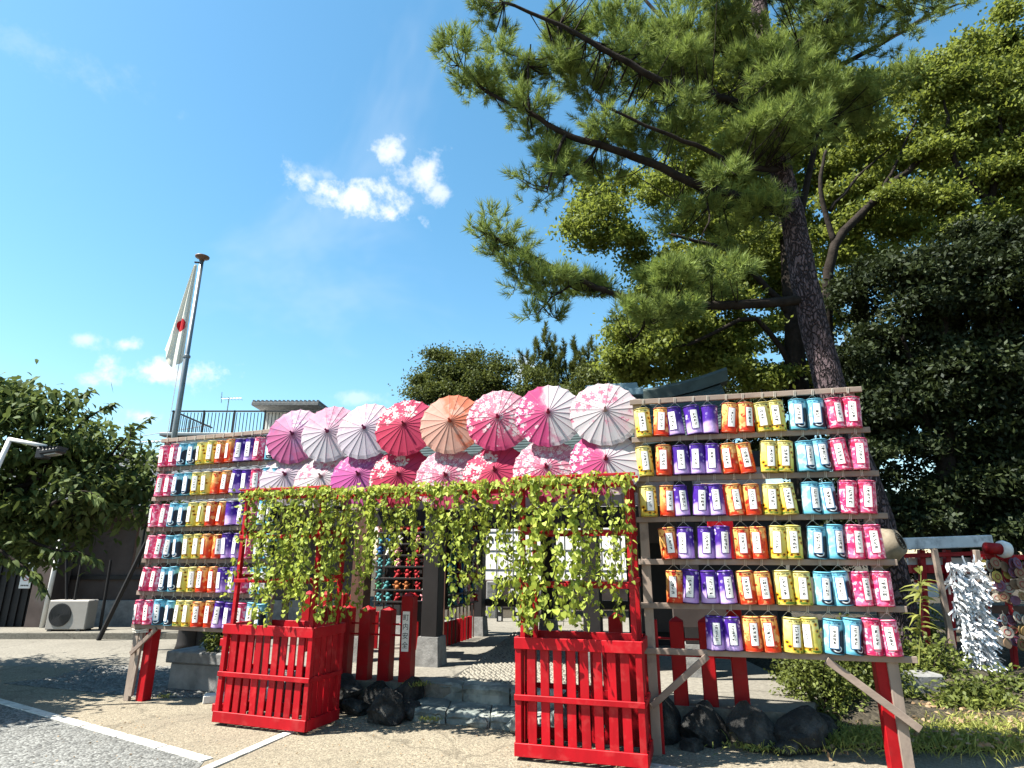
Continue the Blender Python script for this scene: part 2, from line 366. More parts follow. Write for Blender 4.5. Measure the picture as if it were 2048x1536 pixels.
# scattered gravel stones
def pebbles(name, pts, r0, r1, m, flat=.55, seed=1):
    g = np.random.default_rng(seed)
    base = np.array([(1, 0, 0), (.5, .87, 0), (-.5, .87, 0), (-1, 0, 0), (-.5, -.87, 0), (.5, -.87, 0), (.55, .1, .8), (-.3, .5, .8), (-.3, -.5, .8)], float)
    fc = np.array([(0, 1, 6), (1, 7, 6), (1, 2, 7), (2, 3, 7), (3, 8, 7), (3, 4, 8), (4, 5, 8), (5, 6, 8), (5, 0, 6), (6, 7, 8)])
    n = len(pts); pts = np.asarray(pts); a = g.uniform(0, 6.28, n); s = g.uniform(r0, r1, n)
    B = base[None] * np.stack([s * g.uniform(.8, 1.4, n), s * g.uniform(.7, 1.1, n), s * flat], -1)[:, None]
    B = B * (1 + g.normal(0, .12, B.shape))
    x = B[..., 0] * np.cos(a)[:, None] - B[..., 1] * np.sin(a)[:, None]; y = B[..., 0] * np.sin(a)[:, None] + B[..., 1] * np.cos(a)[:, None]
    V = np.stack([x, y, B[..., 2]], -1) + pts[:, None]
    F = (fc[None] + (np.arange(n) * 9)[:, None, None]).reshape(-1, 3)
    return fast_mesh(name, V.reshape(-1, 3), F, m)
g = np.random.default_rng(3)
q = np.stack([g.uniform(-6, -2.5, 5200), g.uniform(7.4, 9.4, 5200), np.full(5200, .002)], -1)
q = q[(q[:, 1] > 7.45 + (-(q[:, 0]) - 4.2).clip(0) * .38)]
obj('gravel_stones', pebbles('gravel_stones', q, .012, .03, surf('gravel_stone', (.30, .30, .28), .8, 8, .5, .2, perobj=0)), label='loose grey gravel stones spread behind the lantern rack', cat='gravel', kind='stuff')
q = np.stack([g.uniform(-4, 4, 600), g.uniform(5.0, 6.6, 600), np.full(600, .002)], -1)
obj('gravel_stones', pebbles('grit', q, .003, .008, PEB), label='fine grit scattered over the beige paving', cat='grit', kind='stuff')

# ------------------------------------------------------------------ raised platform, rock wall, steps
plat = MB().prism([(-2.5, 7.3), (-1.9, 7.12), (-.95, 6.9), (.45, 6.55), (1.1, 6.0), (2.5, 5.62), (2.9, 6.3), (3.2, 14), (-2.5, 14)], -.02, PZ)
plat.build('shrine_platform', CONC, kind='structure')
def rock(c, d, seed, m=ROCK, name='rock', sub=3):
    from mathutils import noise as mn
    bm = bmesh.new(); bmesh.ops.create_icosphere(bm, subdivisions=sub, radius=1); g = random.Random(seed)
    ph = [Vector((g.uniform(-1, 1), g.uniform(-1, 1), g.uniform(-1, 1))).normalized() for _ in range(12)]; th = [g.uniform(.45, .85) for _ in ph]; of = Vector((seed * 3.1, seed, 0))
    for v in bm.verts:
        p = v.co.copy()
        for n_, t_ in zip(ph, th):
            dd = p.dot(n_)
            if dd > t_: p -= n_ * (dd - t_) * .95
        p *= 1 + .16 * mn.noise(p * 2.3 + of) + .12 * mn.noise(p * 6 + of) + .06 * mn.noise(p * 13 + of)
        v.co = Vector((p.x * d[0] * 1.12, p.y * d[1] * 1.12, p.z * d[2] * 1.12))
    me = bpy.data.meshes.new(name); bm.to_mesh(me); bm.free(); me.materials.append(m); return me
wall_l = thing('rock_wall', 'low retaining wall of dark rugged rocks under the slogan post', 'rock wall', (-1.5, 6.9, 0))
for i, (x, y, dx, dy, dz) in enumerate([(-2.35, 7.2, .2, .16, .2), (-2.05, 7.02, .19, .17, .19), (-1.72, 6.93, .21, .17, .2), (-1.38, 6.86, .2, .17, .21), (-1.08, 6.82, .19, .17, .2), (-1.2, 6.62, .13, .11, .14), (-1.55, 6.66, .13, .1, .12), (-1.9, 6.78, .12, .1, .13)]):
    obj('rock', rock(None, (dx, dy, dz), 20 + i), wall_l, loc=(x + 1.5, y - 6.9, dz * .72 - .02))
for i, (x, y, d, lb) in enumerate([(-1.22, 6.32, (.19, .13, .19), 'angular dark boulder at the foot of the rock wall beside the steps'), (-.98, 6.5, (.14, .11, .11), 'small dark rock wedged between boulder and lower step')]):
    obj('boulder', rock(None, d, 40 + i), loc=(x, y, d[2] * .6), label=lb, cat='boulder')
wall_r = thing('rock_wall', 'shaded retaining wall of big dark boulders below the bare red posts', 'rock wall', (1.8, 5.7, 0))
for i, (x, y, dx, dy, dz) in enumerate([(.62, 6.2, .2, .16, .2), (.95, 5.98, .2, .16, .2), (1.28, 5.8, .2, .17, .21), (1.62, 5.7, .2, .17, .21), (1.97, 5.6, .22, .17, .21), (2.34, 5.55, .2, .18, .22), (2.62, 5.72, .17, .18, .17), (2.15, 5.42, .12, .1, .08), (1.45, 5.52, .1, .08, .07)]):
    obj('rock', rock(None, (dx, dy, dz), 60 + i), wall_r, loc=(x - 1.8, y - 5.7, dz * .7 - .02))
steps = thing('stone_steps', 'two blue grey natural stone steps leading up to the pebbled path', 'steps', (-.3, 6.4, 0))
def step_stone(x0, x1, y0, y1, z0, z1, sk, seed):
    g = random.Random(seed); n = 7; mb = MB(); vs = []; 
    top = []; 
    for j, yy in enumerate((y0, y0 + .03, (y0 + y1) / 2, y1)):
        for i in range(n + 1):
            x = x0 + (x1 - x0) * i / n
            ed = (.012 if i in (0, n) else 0)
            top.append((x + .3 + g.uniform(-.006, .006), yy + sk * (x - x0) + g.uniform(-.014, .014) - 6.4, (z1 - (.03 if j == 0 else 0) - ed) + g.uniform(-.006, .006)))
    for i in range(n + 1): vs.append((x0 + (x1 - x0) * i / n + .3 + g.uniform(-.01, .01), y0 + .015 + sk * ((x1 - x0) * i / n) - 6.4 + g.uniform(-.012, .012), (z0 + z1) / 2))
    for i in range(n + 1): vs.append((x0 + (x1 - x0) * i / n + .3, y0 + .0 + sk * ((x1 - x0) * i / n) - 6.4 + g.uniform(-.012, .012), z0))
    off = len(top); fs = []
    for j in range(3):
        for i in range(n): a = j * (n + 1) + i; fs.append((a, a + 1, a + n + 2, a + n + 1))
    for i in range(n):
        fs.append((off + i, off + i + 1, i + 1, i)); fs.append((off + n + 1 + i, off + n + 2 + i, off + i + 1, off + i))
    mb.add(top + vs, fs)
    # end caps
    L = [0, n + 1, 2 * (n + 1), 3 * (n + 1)]; mb.f.append((off + n + 1, off, L[0], L[1], L[2], L[3])); Rr = [x + n for x in L]; mb.f.append((Rr[3], Rr[2], Rr[1], Rr[0], off + n, off + n + 1 + n))
    return mb
SK = -.36
xs = [-.98, -.62, -.2, .18, .55]
for i in range(4):
    y0 = 6.46 + SK * (xs[i] + .98)
    step_stone(xs[i] + .006, xs[i + 1] - .006, y0 + random.uniform(-.03, .03), y0 + .52, -.01, .105 + random.uniform(-.01, .01), SK, 5 + i).build('step_stone', STEPST, steps)
xs = [-.95, -.5, -.02, .32, .62]
for i in range(4):
    y0 = 6.92 + SK * (xs[i] + .95)
    step_stone(xs[i] + .005, xs[i + 1] - .005, y0 + random.uniform(-.02, .02), y0 + .27, .09, PZ + .012 + random.uniform(-.004, .006), SK, 15 + i).build('step_stone', STEPST, steps)
for i, (x, y, d) in enumerate([(.08, 6.02, (.13, .12, .13)), (.42, 5.92, (.15, .12, .15)), (-.72, 6.40, (.12, .06, .07)), (-.3, 6.2, (.12, .06, .06))]):
    obj('edge_rock', rock(None, d, 90 + i, STEPST), steps, loc=(x + .3, y - 6.4, d[2] * .55))
sheet('pebble_bed', [(-.66, 7.25), (-.1, 6.95), (.62, 6.66), (1.3, 6.55), (1.25, 7.3), (1.95, 11.6), (.35, 11.6)], PZ + .003, surf('dark_mortar', (.10, .095, .08), .9, 8, .3, .3))
# pebble mosaic path through the gate
pts = []
for j in range(80):
    for i in range(34):
        y = 6.95 + j * .058; x0 = -.62 + .19 * (y - 6.95) * .8; x = x0 + i * .052 + (j % 2) * .026
        if x > x0 + 1.55: continue
        if y < 6.92 + SK * (x + .95) + .30: continue
        pts.append((x + random.uniform(-.008, .008), y + random.uniform(-.008, .008), PZ))
for j in range(16):
    for i in range(26):
        y = 6.5 + j * .05; x = -.2 + i * .052
        if y < 6.92 + SK * (x + .95) + .30 or y > 6.95: continue
        pts.append((x + random.uniform(-.008, .008), y + random.uniform(-.008, .008), PZ))
obj('pebble_paving', pebbles('pebble_paving', pts, .018, .025, PEB, .95, 9), label='dense pale pebble mosaic set in the path through the gate', cat='pebble paving', kind='stuff')

# ------------------------------------------------------------------ leaves and vegetation
def leaves_mesh(name, P, D, L, Wd, m, fold=.25, droop=.25, seed=1, heart=False):
    """P bases (n,3); D directions; a folded, pointed leaf of 4 quads/tris each"""
    g = np.random.default_rng(seed); n = len(P)
    D = unit(D); up = np.tile(np.array([0, 0, 1.]), (n, 1)) + g.normal(0, .55, (n, 3))
    Sd = unit(np.cross(D, up)); Nn = np.cross(Sd, D)
    L = np.broadcast_to(L, (n,))[:, None]; Wd = np.broadcast_to(Wd, (n,))[:, None]
    if heart: prof = [(0, 0), (-.06, .42), (.18, .56), (.5, .46), (1, 0)]
    else: prof = [(0, 0), (.35, .5), (.72, .38), (1, 0)]
    mid = []; le = []; ri = []
    for t, wv in prof:
        c = P + D * (t * L) - np.array([0, 0, 1.]) * (droop * t * t * L)
        le.append(c + Sd * (wv * Wd) + Nn * (fold * wv * Wd)); ri.append(c - Sd * (wv * Wd) + Nn * (fold * wv * Wd)); mid.append(c)
    if heart:
        V = np.stack([mid[0], le[1], le[2], le[3], mid[4], ri[3], ri[2], ri[1]], 1)
        fc = np.array([(0, 1, 2), (0, 2, 3), (0, 3, 4), (0, 4, 5), (0, 5, 6), (0, 6, 7)]); k = 8
    else:
        V = np.stack([mid[0], le[1], le[2], mid[3], ri[2], ri[1]], 1)
        fc = np.array([(0, 1, 5), (1, 2, 5), (2, 4, 5), (2, 3, 4)]); k = 6
    F = (fc[None] + (np.arange(n) * k)[:, None, None]).reshape(-1, 3)
    return fast_mesh(name, V.reshape(-1, 3), F, m)
def quad_leaves(name, P, L, Wd, m, seed=1, up=.6):
    g = np.random.default_rng(seed); n = len(P)
    D = unit(g.normal(0, 1, (n, 3)) + np.array([0, 0, -.25])); N0 = unit(g.normal(0, 1, (n, 3)) * .75 + np.array([0, 0, up])); Sd = unit(np.cross(D, N0))
    L = (L * g.uniform(.65, 1.25, n))[:, None]; W_ = (Wd * g.uniform(.7, 1.2, n))[:, None]
    V = np.stack([P - D * L / 2, P + Sd * W_ / 2, P + D * L / 2, P - Sd * W_ / 2], 1)
    F = (np.arange(n * 4)).reshape(-1, 4)
    return fast_mesh(name, V.reshape(-1, 3), F, m)
def blob_points(blobs, per, seed, shell=.55):
    """blobs: (centre, radii) -> points in clumps biased to the outer shell"""
    g = np.random.default_rng(seed); out = []
    for c, r, k in blobs:
        r = np.array(r); ns = max(4, int(k / 13)); d = unit(g.normal(0, 1, (ns, 3))); sc = np.array(c) + d * (g.uniform(.25, 1, (ns, 1)) ** .45) * r * .82
        sr = np.clip(r.mean() * g.uniform(.28, .46, ns), .3, 1.0); n = int(k); w_ = sr ** 2; idx = g.choice(ns, n, p=w_ / w_.sum())
        e = unit(g.normal(0, 1, (n, 3))); e[:, 2] = np.where(e[:, 2] < -.2, -e[:, 2] * .8, e[:, 2]); e = unit(e)
        cc = sc[idx] + e * sr[idx][:, None] * g.uniform(.7, 1.05, (n, 1)) * np.array([1.1, 1.1, .75])
        j = g.normal(0, 1, (n, per, 3)) * np.array([.17, .17, .09]) * g.uniform(.6, 1.4, (n, 1, 1))
        out.append((cc[:, None] + j).reshape(-1, 3))
    return np.concatenate(out)
def bl(px, py, Y, rx, ry, rd, k):
    p = pt(px, py, Y); s = (pt(px + 10, py, Y) - p).length / 10; return (tuple(p), (rx * s, rd, ry * s), k)
def limb(ps, r0, r1, n=8, jit=.0, sub=4):
    P = [Vector(p) for p in ps]; out = []
    for i in range(len(P) - 1):
        p0 = P[max(i - 1, 0)]; p1 = P[i]; p2 = P[i + 1]; p3 = P[min(i + 2, len(P) - 1)]
        for k in range(sub):
            t = k / sub
            out.append(.5 * ((2 * p1) + (p2 - p0) * t + (2 * p0 - 5 * p1 + 4 * p2 - p3) * t * t + (3 * p1 - p0 - 3 * p2 + p3) * t ** 3))
    out.append(P[-1]); m = len(out)
    out = [p + Vector((random.uniform(-jit, jit), random.uniform(-jit, jit), random.uniform(-jit, jit))) for p in out]
    return out, [r0 + (r1 - r0) * i / (m - 1) for i in range(m)]

# ------------------------------------------------------------------ trees
PINE_L = leafmat('pine_needles', (.030, .055, .022), (.31, .40, .09), .22, .5, .05)
CAMPH_L = leafmat('camphor_leaves', (.034, .056, .010), (.235, .275, .045), .38, .4, .07)
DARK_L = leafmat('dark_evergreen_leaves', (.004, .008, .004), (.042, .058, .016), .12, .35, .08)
ROUND_L = leafmat('evergreen_leaves', (.022, .036, .010), (.12, .14, .030), .25, .45, .05)
CHERRY_L = leafmat('cherry_leaves', (.012, .024, .008), (.145, .19, .05), .2, .4, .07)
IVY_L = leafmat('ivy_leaves', (.045, .085, .008), (.46, .53, .08), .28, .35, .06, 9)
BUSH_L = leafmat('bush_leaves', (.012, .024, .006), (.19, .225, .045), .28, .4, .05, 6)
GRASS_L = leafmat('grass_blades', (.09, .13, .025), (.42, .42, .11), .35, .5, .04)

def needle_tufts(name, P, D, m, nn=46, L=.12, W_=.007, shoot=.13, seed=1):
    g = np.random.default_rng(seed); n = len(P); D = unit(D)
    o = unit(np.cross(D, unit(g.normal(0, 1, (n, 3))))); o2 = np.cross(D, o)
    a = g.uniform(0, 6.283, (n, nn)); s = g.uniform(0, 1, (n, nn)); op = R(62) - R(38) * s + g.normal(0, .12, (n, nn))
    rad = o[:, None] * np.cos(a)[..., None] + o2[:, None] * np.sin(a)[..., None]
    nd = D[:, None] * np.cos(op)[..., None] + rad * np.sin(op)[..., None]
    b = P[:, None] + D[:, None] * (s * shoot)[..., None]
    ln = (L * g.uniform(.7, 1.2, (n, nn)))[..., None]
    sd = unit(np.cross(nd, g.normal(0, 1, (n, nn, 3)))) * W_ / 2
    V = np.stack([b - sd, b + sd, b + nd * ln], 2).reshape(-1, 3)
    return fast_mesh(name, V, np.arange(len(V)).reshape(-1, 3), m)

# --- the big pine behind the rack
pine = thing('pine_tree', 'tall old pine with leaning scaly trunk and long needle boughs', 'tree', (4.95, 8, 0))
pin = Vector((4.95, 8, 0))
mb = MB()
TR = [pt(1815, 1345, 8) - Vector((0, 0, .25)), pt(1790, 1200, 8), pt(1738, 1000, 8), pt(1660, 770, 8), pt(1608, 560, 8), pt(1582, 420, 8), pt(1556, 300, 8), pt(1530, 120, 8), pt(1512, -60, 8), pt(1500, -300, 8)]
p, r = limb([x - pin for x in TR], .235, .11, 14, .015, 5); r[0] = .29
mb.tube(p, r, 14); mb.build('trunk', BARKP, pine, smooth=True)
PL = [([(1575, 425, 8), (1480, 395, 7.8), (1400, 372, 7.7), (1300, 325, 7.6), (1200, 290, 7.5), (1130, 268, 7.5), (1060, 225, 7.5), (985, 190, 7.5), (915, 130, 7.5)], .085, .018),
      ([(1602, 600, 8), (1500, 607, 7.8), (1400, 613, 7.7), (1320, 605, 7.6), (1230, 588, 7.6), (1160, 560, 7.6), (1080, 520, 7.6), (1010, 485, 7.6), (945, 452, 7.6)], .075, .014),
      ([(1545, 230, 8), (1450, 200, 7.6), (1340, 170, 7.3), (1230, 110, 7.2), (1120, 50, 7.2), (1010, 5, 7.2)], .08, .02),
      ([(1540, 180, 8), (1430, 120, 8.6), (1330, 40, 9), (1250, -40, 9.2)], .07, .02),
      ([(1590, 480, 8), (1625, 320, 8.3), (1640, 260, 8.4), (1690, 190, 8.5)], .06, .02),
      ([(1530, 140, 8), (1620, 70, 7.7), (1700, 10, 7.6), (1790, -40, 7.6)], .07, .025),
      ([(1545, 190, 8), (1640, 150, 8.4), (1760, 90, 8.6), (1860, 30, 8.6), (1930, 5, 8.6)], .06, .014),
      ([(1565, 340, 8), (1480, 330, 7.4), (1390, 290, 7.0), (1290, 250, 6.9), (1190, 200, 6.9)], .05, .014),
      ([(1585, 430, 8), (1500, 420, 8.8), (1430, 400, 9.2), (1350, 400, 9.4)], .05, .015),
      ([(1130, 268, 7.5), (1110, 320, 7.4), (1095, 385, 7.4)], .03, .01), ([(1060, 225, 7.5), (1055, 150, 7.4), (1062, 90, 7.4)], .025, .01),
      ([(1200, 290, 7.5), (1165, 330, 7.6), (1130, 350, 7.6)], .025, .01), ([(1160, 560, 7.6), (1110, 590, 7.6), (1085, 615, 7.6)], .02, .008),
      ([(1400, 372, 7.7), (1420, 430, 7.6), (1400, 480, 7.6)], .02, .008), ([(1320, 605, 7.6), (1290, 650, 7.6), (1260, 690, 7.6)], .02, .008)]
mb = MB(); limbs3 = []
for ps, r0, r1 in PL:
    q_, r_ = limb([pt(*a) - pin for a in ps], r0, r1, 6, .012, 4); mb.tube(q_, r_, 7); limbs3 += [np.array(a) for a in q_]
PB = [(925, 140, 38, 55), (975, 178, 55, 45), (1035, 130, 40, 70), (1000, 25, 60, 38), (1060, 215, 60, 55), (1120, 300, 80, 65), (1092, 380, 42, 32), (1180, 60, 120, 65), (1140, 170, 80, 70), (1280, 110, 110, 90), (1240, 230, 90, 60), (1400, 60, 110, 70), (1380, 190, 110, 80), (1330, 280, 100, 55), (1500, 60, 110, 70), (1500, 200, 100, 85), (1470, 310, 95, 60), (1420, 410, 75, 50), (1630, 60, 110, 75), (1680, 150, 110, 75), (1770, 60, 100, 60), (1880, 15, 60, 30), (1610, 240, 80, 55), (1740, 190, 70, 60), (1560, 310, 75, 60), (1330, 0, 200, 60), (1600, -40, 200, 60), (1200, 320, 60, 45),
      (965, 465, 36, 22), (1015, 500, 50, 32), (1080, 545, 60, 36), (1130, 580, 55, 36), (1085, 612, 28, 22), (1200, 565, 80, 40), (1290, 580, 80, 40), (1390, 575, 80, 35), (1260, 650, 55, 40), (1480, 430, 60, 50), (1350, 640, 60, 30)]
g = np.random.default_rng(5); TP = []; TD = []
LA = np.array(limbs3)
for px, py, rx, ry in PB:
    lower = py > 440 or px < 1150
    n = int(rx * ry / 640 * (22 if not lower else 21)) + 6; Y0 = 7.6 if lower else 7.8
    c = np.array(pt(px, py, Y0) - pin); s = 1 / 150.
    npad = max(3, int(rx * ry / 900)); d = unit(g.normal(0, 1, (npad, 3))) * g.uniform(.2, 1, (npad, 1)) ** .5
    pc = c + d * np.array([rx * .0062, .5 if lower else .95, ry * .0062]); ps = g.uniform(.20, .36, npad) * (.8 if lower else 1.0)
    ix = g.integers(0, npad, n); e = unit(g.normal(0, 1, (n, 3))); e[:, 2] = np.abs(e[:, 2]) * .9 - .15
    P = pc[ix] + e * ps[ix][:, None] * np.array([1.1, 1.1, .6]) * g.uniform(.5, 1.05, (n, 1))
    TP.append(P); TD.append(e * .8 + np.array([0, 0, .55]) + g.normal(0, .2, (n, 3)))
TP = np.concatenate(TP); TD = np.concatenate(TD)
for i in range(0, len(TP), 8):
    j = np.argmin(((LA - TP[i]) ** 2).sum(1) + g.uniform(0, .25, len(LA))); a = Vector(LA[j]); b = Vector(TP[i])
    if (a - b).length < 1.6: mb.tube([a, a.lerp(b, .55) + Vector((0, 0, -.05)), b], [.011, .008, .005], 3, False)
mb.build('limbs', BARK, pine, smooth=True)
obj('crown', needle_tufts('pine_crown', TP, TD, PINE_L, 46, .135, .0105, .16, 6), pine)
# sawn-off stub of the pine with growth rings
st = MB(); a = pt(1752, 1098, 7.72) - pin; b = pt(1800, 1082, 7.5) - pin
st.tube([a, a.lerp(b, .4), a.lerp(b, .8), b], [.25, .23, .17, .145], 14); o = st.build('branch_stub', PALEBARK, pine, smooth=True)
d = (b - a).normalized(); ring = MB()
for rr in (.035, .065, .095):
    cpt = [b + d * .003 + (d.orthogonal().normalized() * math.cos(t) + d.cross(d.orthogonal().normalized()) * math.sin(t)) * rr for t in np.linspace(0, 6.283, 22)]
    ring.tube(cpt, .006, 4, False)
ring.build('growth_ring', BARK, o)

def leafy_tree(name, label, base, trunk, limbs, blobs, m, per, L, Wd, seed, bark=BARK, up=.6, shell=.55, group=None):
    b0 = Vector(base); t = thing(name, label, 'hedge' if name == 'hedge' else 'tree', base, group)
    if trunk:
        mb = MB(); q_, r_ = limb([pt(*a) - b0 for a in trunk[0]], trunk[1], trunk[2], 8, .02); mb.tube(q_, r_, 10); mb.build('trunk', bark, t, smooth=True)
    if limbs:
        mb = MB()
        for ps, r0, r1 in limbs:
            q_, r_ = limb([pt(*a) - b0 for a in ps], r0, r1, 8, .03); mb.tube(q_, r_, 6)
        mb.build('limbs', bark, t, smooth=True)
    P = blob_points(blobs, per, seed, shell) - np.array(base)
    obj('crown', quad_leaves(name + '_crown', P, L, Wd, m, seed, up), t); return t
def B(lst, Y, dens, rd=None):
    return [bl(px, py, Y + (e[0] if e else 0), rx, ry, rd or (rx + ry) / 2 * .0115 * Y / 14, 3.14 * rx * ry / 1000 * dens) for px, py, rx, ry, *e in lst]
gb = pt(1600, 770, 14)
leafy_tree('camphor_tree', 'spreading camphor tree with sunlit yellow green foliage behind the pine', (gb.x, 14, 0),
    ([(1612, 1150, 14), (1605, 900, 14), (1590, 700, 14), (1580, 560, 14), (1570, 430, 14)], .32, .14),
    [([(1660, 760, 13.6), (1655, 600, 13.4), (1670, 490, 13.3), (1760, 390, 13.2), (1830, 330, 13.1), (1900, 280, 13.1)], .15, .05), ([(1590, 640, 14), (1520, 560, 13.8), (1450, 500, 13.5), (1340, 470, 13.3)], .10, .03),
     ([(1600, 760, 14), (1510, 640, 13.6), (1380, 690, 13.3), (1310, 690, 13.2)], .08, .02), ([(1670, 490, 13.3), (1640, 380, 13.3), (1650, 300, 13.3)], .08, .03), ([(1575, 470, 14), (1540, 330, 14.2), (1500, 250, 14.3)], .1, .04),
     ([(1760, 390, 13.2), (1790, 330, 13.2), (1830, 240, 13.2)], .05, .02), ([(1660, 420, 13.3), (1720, 350, 13.5), (1790, 290, 13.6)], .05, .02)],
    B([(1225, 410, 75, 85), (1175, 470, 48, 42), (1280, 520, 85, 55), (1235, 670, 60, 95), (1330, 630, 100, 95), (1310, 725, 110, 55), (1440, 650, 95, 90), (1490, 510, 90, 90, 1), (1410, 470, 70, 60), (1480, 320, 150, 110, 2), (1560, 200, 150, 120, 2.5), (1400, 560, 90, 80, 1.5), (1700, 330, 90, 100, 2), (1780, 480, 60, 60, 1), (1540, 450, 90, 90, 2), (1400, 740, 110, 50, 1), (1330, 350, 110, 70, 1), (1520, 740, 80, 50),
       (1640, 560, 40, 110, 1), (1690, 420, 60, 80), (1750, 320, 90, 80), (1640, 700, 60, 80, 1), (1450, 150, 200, 120, 2), (1700, 250, 100, 80, 1), (1560, 620, 50, 90, 1.5), (1860, 300, 60, 50)], 14, 5.2), CAMPH_L, 60, .125, .07, 31)
gb = pt(1700, 900, 19)
leafy_tree('camphor_tree', 'huge camphor tree towering deep behind the pine and closing the grove', (gb.x, 19, 0),
    ([(1740, 1120, 19), (1735, 900, 19), (1720, 600, 19), (1700, 350, 19)], .4, .15), [],
    B([(1420, 420, 110, 130), (1560, 300, 160, 150), (1740, 260, 150, 150), (1900, 200, 130, 130), (2020, 220, 120, 160), (1560, 560, 170, 150), (1760, 480, 150, 130), (1930, 400, 130, 110), (2060, 430, 100, 120), (1380, 640, 120, 130), (1500, 720, 150, 90)], 19, 2.6, 1.5), CAMPH_L, 50, .18, .10, 37)
gb = pt(1985, 700, 13)
leafy_tree('camphor_tree', 'camphor tree with forked limbs and loose foliage above dark evergreens', (gb.x, 13, 0),
    ([(2000, 1150, 13), (1995, 800, 13), (1985, 560, 13), (1978, 400, 13)], .3, .11),
    [([(1978, 400, 13), (1925, 350, 12.8), (1900, 280, 12.8), (1890, 200, 12.8)], .09, .03), ([(1978, 400, 13), (2005, 310, 12.8), (2000, 230, 12.8), (2010, 140, 12.8)], .09, .03), ([(2005, 310, 12.8), (2060, 240, 12.7), (2110, 150, 12.7)], .05, .02)],
    B([(1900, 230, 90, 80), (1960, 150, 80, 90), (2030, 60, 60, 60), (2040, 260, 70, 110), (1870, 330, 50, 40), (1930, 420, 60, 45), (2040, 400, 60, 50), (2150, 200, 110, 180), (1830, 170, 40, 40), (1820, 410, 45, 50), (1990, 470, 70, 45), (1900, 490, 60, 40), (2040, 150, 60, 60), (1960, 290, 60, 60), (1880, 150, 40, 50), (2000, 360, 70, 60)], 13, 6.0), CAMPH_L, 55, .12, .066, 32)
gb = pt(1880, 900, 12)
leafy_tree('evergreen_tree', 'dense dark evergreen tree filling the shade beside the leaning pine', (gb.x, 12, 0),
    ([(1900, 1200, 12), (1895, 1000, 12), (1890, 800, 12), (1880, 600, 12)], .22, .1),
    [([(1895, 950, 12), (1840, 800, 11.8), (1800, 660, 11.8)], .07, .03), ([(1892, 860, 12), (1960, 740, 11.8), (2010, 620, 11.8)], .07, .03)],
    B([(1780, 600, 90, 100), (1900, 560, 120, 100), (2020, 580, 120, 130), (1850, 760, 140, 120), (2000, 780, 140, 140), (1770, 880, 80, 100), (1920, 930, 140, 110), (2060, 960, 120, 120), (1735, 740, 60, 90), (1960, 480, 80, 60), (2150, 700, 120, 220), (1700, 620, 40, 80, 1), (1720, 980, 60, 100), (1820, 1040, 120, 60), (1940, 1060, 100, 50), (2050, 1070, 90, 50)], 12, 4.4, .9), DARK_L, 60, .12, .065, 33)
# shaded wood behind, reads as one dark mass
gb = pt(1700, 1000, 17)
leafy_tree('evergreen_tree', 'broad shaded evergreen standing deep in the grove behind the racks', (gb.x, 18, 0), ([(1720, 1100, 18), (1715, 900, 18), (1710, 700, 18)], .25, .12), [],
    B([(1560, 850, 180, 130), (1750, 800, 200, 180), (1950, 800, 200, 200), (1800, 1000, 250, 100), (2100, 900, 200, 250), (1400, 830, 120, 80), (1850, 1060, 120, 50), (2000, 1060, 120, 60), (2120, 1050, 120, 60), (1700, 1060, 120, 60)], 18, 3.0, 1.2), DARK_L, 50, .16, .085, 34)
gb = pt(910, 780, 17)
leafy_tree('evergreen_tree', 'rounded dark green evergreen rising behind the paper parasols', (gb.x, 17, 0), ([(915, 1000, 17), (915, 850, 17), (912, 740, 17)], .2, .08), [],
    B([(905, 728, 55, 48), (868, 765, 40, 40), (930, 775, 80, 50), (1000, 735, 32, 30), (985, 780, 50, 40), (850, 800, 40, 40), (900, 790, 80, 50)], 17, 9), ROUND_L, 60, .10, .05, 35)
gb = pt(1100, 780, 17.5)
leafy_tree('evergreen_tree', 'low rounded shrub tree in front of the upright conifer shoots', (gb.x, 16.5, 0), ([(1085, 1000, 16.5), (1085, 800, 16.5)], .15, .06), [],
    B([(1080, 785, 60, 42), (1140, 795, 70, 45), (1200, 780, 50, 50)], 16.5, 9), ROUND_L, 60, .10, .05, 36)
gb = pt(1900, 1120, 15)
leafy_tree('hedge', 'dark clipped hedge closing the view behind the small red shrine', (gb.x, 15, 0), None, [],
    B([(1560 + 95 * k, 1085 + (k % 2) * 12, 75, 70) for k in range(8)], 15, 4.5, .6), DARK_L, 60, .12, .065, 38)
# upright conifer
con = thing('conifer', 'conifer with stiff upright shoots beyond the parasols', 'tree', (1.1, 18, 0)); cb = Vector((1.1, 18, 0))
mb = MB(); mb.tube([(0, 0, 0), (0, 0, 4), (0, 0, 6.2)], [.2, .15, .05], 8); mb.build('trunk', BARK, con, smooth=True)
g = np.random.default_rng(8); TP = []; TD = []
for px, top in [(1050, 715), (1070, 690), (1090, 665), (1108, 690), (1130, 700), (1150, 690), (1165, 712), (1180, 690), (1198, 705), (1060, 730), (1120, 720), (1145, 735), (1100, 710), (1080, 740), (1170, 740), (1215, 720), (1190, 745)]:
    tp = np.array(pt(px, top, 18 + g.uniform(-.6, .6)) - cb); n = 30; bt = tp * np.array([.75, .75, 1]) - np.array([0, 0, 2.4])
    for k in range(n):
        f_ = k / n; TP.append(tp + (bt - tp) * f_ + g.normal(0, .03 + .26 * f_, 3)); TD.append(np.array([0, 0, 1.]) + g.normal(0, .25, 3))
obj('crown', needle_tufts('conifer_crown', np.array(TP), np.array(TD), ROUND_L, 60, .17, .026, .25, 9), con)

